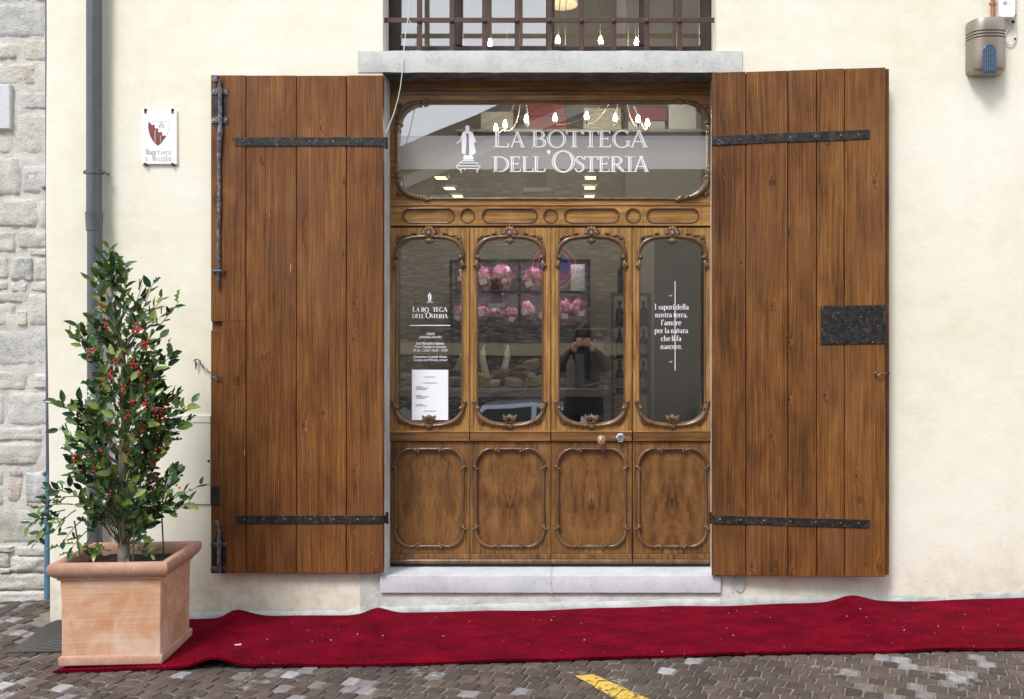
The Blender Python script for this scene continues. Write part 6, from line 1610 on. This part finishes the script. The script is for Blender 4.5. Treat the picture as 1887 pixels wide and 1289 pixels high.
# parked cars
def car(x,y,col,lb,rot=0):
    z0=gz(x,y); t=thing('parked_car',lb,'car',(x,y,z0),rot,'cars parked across the street'); t['_w']=(0,0,0)
    paint=NT('car_paint'); paint.col(col); paint.rough(.25); paint.p(Coat_Weight=.8)
    body=[(-2.05,.30),(-2.10,.62),(-2.0,.86),(-1.2,.95),(1.25,.98),(1.95,.92),(2.1,.60),(2.05,.28)]
    cabn=[(-1.30,.94),(-.62,1.40),(.35,1.46),(1.05,1.38),(1.62,.97)]
    def shell(pr,w0,w1,zs,mat,nm,par):
        m=MB(); n=len(pr); 
        def wd(z): return w0+(w1-w0)*max(0,min(1,(z-zs[0])/(zs[1]-zs[0])))
        vs=[(a,-wd(b),b) for a,b in pr]+[(a,wd(b),b) for a,b in pr]
        m.add(vs,[tuple(range(n)),tuple(range(2*n-1,n-1,-1))]+[(i,(i+1)%n,n+(i+1)%n,n+i) for i in range(n)])
        return m.build(nm,mat,par,bevel=.05)
    b=shell(body,.86,.82,(.3,1.0),paint.m,'body',t); c_=shell(cabn,.78,.60,(.94,1.46),paint.m,'cabin',t)
    gm=simple('car_glass',(.012,.015,.02),.08)
    for s in (-1,1):
        m=MB(); q=[(-1.02,.99),(-.55,1.33),(.32,1.38),(.32,.99)]; q2=[(.42,.99),(.42,1.37),(.98,1.31),(1.36,1.0)]
        for qq in (q,q2): m.add([(a,s*(.78-.18*(bz-.94)/.52+.012),bz) for a,bz in qq],[(0,1,2,3)])
        m.build('side_window',gm,t,recalc=False)
    m=MB(); m.add([(-1.27,-.66,1.0),(-.67,-.54,1.37),(-.67,.54,1.37),(-1.27,.66,1.0)],[(0,1,2,3)]); m.xf(Matrix.Translation((-.03,0,.03))); m.build('windscreen',gm,t,recalc=False)
    for wx_ in (-1.32,1.32):
        for s in (-1,1):
            m=MB(); m.lathe([(.20,-.10),(.31,-.10),(.33,-.06),(.33,.06),(.31,.10),(.20,.10)],(wx_,s*.78,.33),'y',18); w_=m.build('wheel',M['black'],t,smooth=40)
            m=MB(); m.lathe([(.21,-.105),(.20,-.108),(.03,-.085),(.03,.085),(.20,.108),(.21,.105)],(wx_,s*.78,.33),'y',14); m.build('rim',M['chrome'],w_,smooth=40)
    for s in (-1,1):
        m=MB(); m.ell((2.06,s*.62,.74),(.05,.16,.10)); m.build('tail_light',simple('tail_red',(.35,.01,.02),.2),t,smooth=60)
        m=MB(); m.ell((-2.04,s*.60,.68),(.06,.18,.09)); m.build('headlight',M['chrome'],t,smooth=60)
car(ox(950)*.86,-13.2,(.55,.60,.68),'pale silver hatchback parked across the street, mirrored low in the second pane',0)
car(ox(790)*.86-1.7,-13.3,(.50,.55,.62),'pale blue estate car parked behind the silver one, mirrored low in the first pane',0)
car(ox(1300)*.86+1.0,-13.2,(.02,.022,.03),'black car parked across the street, mirrored behind the third pane',0)
# no-parking sign just behind the photographer
sy=-7.15; vs_=F/(CAMD+DY-sy+DY); sx_=(1021-PX0)/vs_; sz_=CAMZ+(PY0-492)/vs_; rr_=.305
ns=thing('no_parking_sign','round blue and red no parking sign on a grey post, mirrored between the middle panes','sign',(sx_,sy,gz(sx_,sy)))
m=MB(); m.tube([(sx_,sy-.05,gz(sx_,sy)-.05),(sx_,sy-.05,sz_+.34)],.03,12); m.build('post',M['pipe'],ns,smooth=50)
def disc(m,r0,r1,y,seg=40):
    if r0<=0: m.add([(sx_+r1*math.cos(2*PI*k/seg),y,sz_+r1*math.sin(2*PI*k/seg)) for k in range(seg)],[tuple(range(seg))])
    else: m.add([(sx_+q*math.cos(2*PI*k/seg),y,sz_+q*math.sin(2*PI*k/seg)) for q in (r0,r1) for k in range(seg)],[(k,(k+1)%seg,seg+(k+1)%seg,seg+k) for k in range(seg)])
m=MB(); m.lathe([(rr_,-.008),(rr_,.004)],(sx_,sy,sz_),'y',40); m.build('disc',simple('sign_white',(.75,.75,.76),.35),ns)
sr_=simple('sign_red',(.42,.015,.03),.3); sb_=simple('sign_blue',(.012,.05,.30),.3)
m=MB(); disc(m,rr_*.76,rr_*.97,sy+.006); a=R(-45); m.add([(sx_+rr_*(u*.80*math.cos(a)-v*.09*math.sin(a)),sy+.0085,sz_+rr_*(u*.80*math.sin(a)+v*.09*math.cos(a))) for u,v in ((-1,-1),(1,-1),(1,1),(-1,1))],[(0,1,2,3)]); m.build('red_ring_and_bar',sr_,ns,recalc=False)
m=MB(); disc(m,0,rr_*.73,sy+.0065); m.build('blue_field',sb_,ns,recalc=False)

# the photographer (seen only as a mirror image) and the shopkeeper inside
def person(x,y,lb,coat,trous,hairc,pose,H=1.76,scarf=None,z0=None):
    z0=gz(x,y) if z0 is None else z0; t=thing('person',lb,'person',(x,y,z0)); t['_w']=(0,0,0); k=H/1.76
    V=[];E=[];RA=[]
    def v(p,rx,ry=None,par=None):
        V.append((p[0]*k,p[1]*k,p[2]*k)); RA.append((rx*k,(ry or rx)*k)); i=len(V)-1
        if par is not None: E.append((par,i))
        return i
    pel=v((0,0,.95),.155,.115); wa=v((0,.0,1.10),.145,.105,pel); chs=v((0,.01,1.30),.17,.115,wa); shn=v((0,0,1.44),.12,.085,chs); nk=v((0,.01,1.52),.058,.058,shn); hd=v((0,.03,1.60),.078,.088,nk); hd2=v((0,.03,1.68),.072,.085,hd)
    hands=[]
    for s in (-1,1):
        hp=v((s*.09,0,.88),.095,.10,pel); kn=v((s*.115,.02,.50),.062,.065,hp); an=v((s*.12,-.02,.10),.044,.048,kn); v((s*.135,.13,.035),.042,.032,an)
        sho=v((s*.185,0,1.42),.080,.078,shn)
        if pose=='camera': el=v((s*.27,.12,1.22),.066,.066,sho); wr=v((s*.11,.27,1.50),.044,.044,el); hn=v((s*.075,.30,1.57),.034,.03,wr)
        else: el=v((s*.25,-.02,1.14),.066,.066,sho); wr=v((s*.25,.10,.90),.044,.044,el); hn=v((s*.24,.13,.83),.034,.03,wr)
        hands.append((s,Vector(V[hn])))
    me=bpy.data.meshes.new('sk'); me.from_pydata(V,E,[]); ob=bpy.data.objects.new('sk',me); COL.objects.link(ob)
    ob.modifiers.new('s','SKIN'); sk=me.skin_vertices[0].data
    for i,q in enumerate(RA): sk[i].radius=q; sk[i].use_root=(i==0)
    sb=ob.modifiers.new('d','SUBSURF'); sb.levels=2; sb.render_levels=2
    bpy.context.view_layer.update()
    bmx=bpy.data.meshes.new_from_object(ob.evaluated_get(bpy.context.evaluated_depsgraph_get())); bpy.data.objects.remove(ob)
    b=MB(); b.v=[tuple(q.co) for q in bmx.vertices]; b.t=[.5]*len(b.v); b.f=[tuple(p.vertices) for p in bmx.polygons]
    skin=simple('skin',(.48,.28,.20),.5)
    for p in bmx.polygons:
        c=p.center/k; mi=1
        if c.z>1.50 and abs(c.x)<.12: mi=0
        if pose=='camera' and abs(c.x)<.14 and c.y>.235 and c.z>1.46: mi=0
        if pose!='camera' and c.z<.91 and abs(c.x)>.20: mi=0
        if c.z<.93 and abs(c.x)<.20: mi=2
        if c.z<.09: mi=3
        b.mi.append(mi)
    for s,hc in hands:                          # five fingers each
        for f in range(5):
            b.m=0; L=(.060,.075,.080,.074,.055)[f]*k; 
            if pose=='camera': a0=hc+Vector((-s*.01,.02,.035-.018*f))*k; d1=Vector((-s*.75,.65,.05)); d2=Vector((-s*1,-.25,0))
            else: a0=hc+Vector((0,.03-.016*f,-.02))*k; d1=Vector((0,.15,-1)); d2=Vector((-s*.4,.1,-.9))
            b.tube([a0-d1.normalized()*.02,a0+d1.normalized()*L*.55,a0+d1.normalized()*L*.55+d2.normalized()*L*.5],[.010*k,.009*k,.007*k],6)
    # face: nose, ears
    for s in (-1,1): b.ell(Vector((s*.078,.02,1.63))*k,(.012*k,.02*k,.03*k),6,5); 
    b.ell(Vector((0,.125,1.62))*k,(.014*k,.02*k,.022*k),6,5)
    b.build('body',[skin,coat,trous,M['black']],t,smooth=60,recalc=False)
    h=MB(); h.ell(Vector((0,.016,1.695))*k,(.104*k,.122*k,.085*k),12,8); h.ell(Vector((0,-.035,1.60))*k,(.108*k,.095*k,.15*k),12,8)
    for s in (-1,1): h.ell(Vector((s*.085,.03,1.60))*k,(.035*k,.06*k,.12*k),10,7); h.build('hair',simple('hair',hairc,.5),t,smooth=60)
    cm=MB(); rows=[]
    for zz,a_,b_,yo in ((.70,.25,.19,0),(.80,.245,.185,0),(.95,.225,.17,0),(1.10,.205,.155,.0),(1.28,.225,.155,.005),(1.40,.215,.13,.0),(1.47,.13,.10,0),(1.52,.085,.085,.01)):
        rows.append([Vector((a_*math.cos(2*PI*j/20)*(1+.03*math.sin(j*2.3+zz*9)),yo+b_*math.sin(2*PI*j/20),zz))*k for j in range(20)])
    cm.add([q for rw in rows for q in rw],[(i*20+j,i*20+(j+1)%20,(i+1)*20+(j+1)%20,(i+1)*20+j) for i in range(len(rows)-1) for j in range(20)])
    cm.build('coat',coat,t,smooth=70,recalc=False)
    e_=MB()
    for s in (-1,1): e_.ell(Vector((s*.032,.112,1.645))*k,(.012*k,.008*k,.008*k),6,5)
    e_.build('eyes',M['black'],t); mo=MB(); mo.ell(Vector((0,.112,1.565))*k,(.024*k,.010*k,.007*k),6,5); mo.build('mouth',simple('lips',(.32,.10,.09),.5),t)
    if scarf:                                  # pale apron straps crossing the back
        s_=MB()
        for sx in (-1,1): s_.tube([Vector((sx*.10,-.02,1.50))*k,Vector((sx*.11,-.135,1.40))*k,Vector((sx*.075,-.165,1.25))*k,Vector((sx*.11,-.165,1.08))*k,Vector((sx*.20,-.10,1.00))*k],[.02*k,.03*k,.034*k,.034*k,.03*k],8)
        s_.tube([Vector((-.21,-.02,1.30))*k,Vector((-.30,.0,1.40))*k,Vector((-.33,.05,1.30))*k],[.03*k,.045*k,.05*k],8)
        s_.build('apron_straps',scarf,t,smooth=60)
    if False:
        s_=MB(); s_.tube([Vector((.075*math.cos(a)*1.25,.01+.075*math.sin(a)*1.3,1.47+.012*math.sin(a*2)))*k for a in [2*PI*j/14 for j in range(14)]],.035*k,8,closed=True)
        for sx,l in ((-.05,.40),(.04,.46)): s_.tube([Vector((sx,.11,1.45))*k,Vector((sx*1.3,.155,1.30))*k,Vector((sx*1.6,.16,1.45-l))*k],[.03*k,.045*k,.04*k],8)
        s_.build('scarf',scarf,t,smooth=60)
    return t
navy=simple('dark_coat',(.014,.015,.019),.8,0,.2,9); jean=simple('dark_trousers',(.02,.022,.03),.85,0,.2,9)
person(.0,-6.34,'photographer in a dark jacket holding a camera up, mirrored in the third pane',navy,jean,(.02,.014,.01),'camera',1.93)
person(XX(914,2.1),2.1,'shopkeeper in dark jacket with pale apron straps behind the counter, seen from behind',navy,jean,(.05,.028,.018),'stand',1.63,simple('pale_cotton',(.82,.81,.78),.9),ZB-.005)
pcm=thing('photo_camera','black photo camera held by the photographer mirrored in the third pane','camera',(0,-6.1,CAMZ))
m=MB(); m.box(-.070,.070,-6.115,-6.055,CAMZ-.048,CAMZ+.045); m.box(-.03,.03,-6.11,-6.06,CAMZ+.045,CAMZ+.068); m.build('camera_body',M['black'],pcm,bevel=.008)
m=MB(); m.lathe([(.036,-6.06),(.036,-6.02),(.033,-6.012),(.028,-6.014)],(0,0,CAMZ),'y',20); m.build('lens',M['black'],pcm,smooth=40)

for o in bpy.data.objects:
    if '_w' in o: del o['_w']
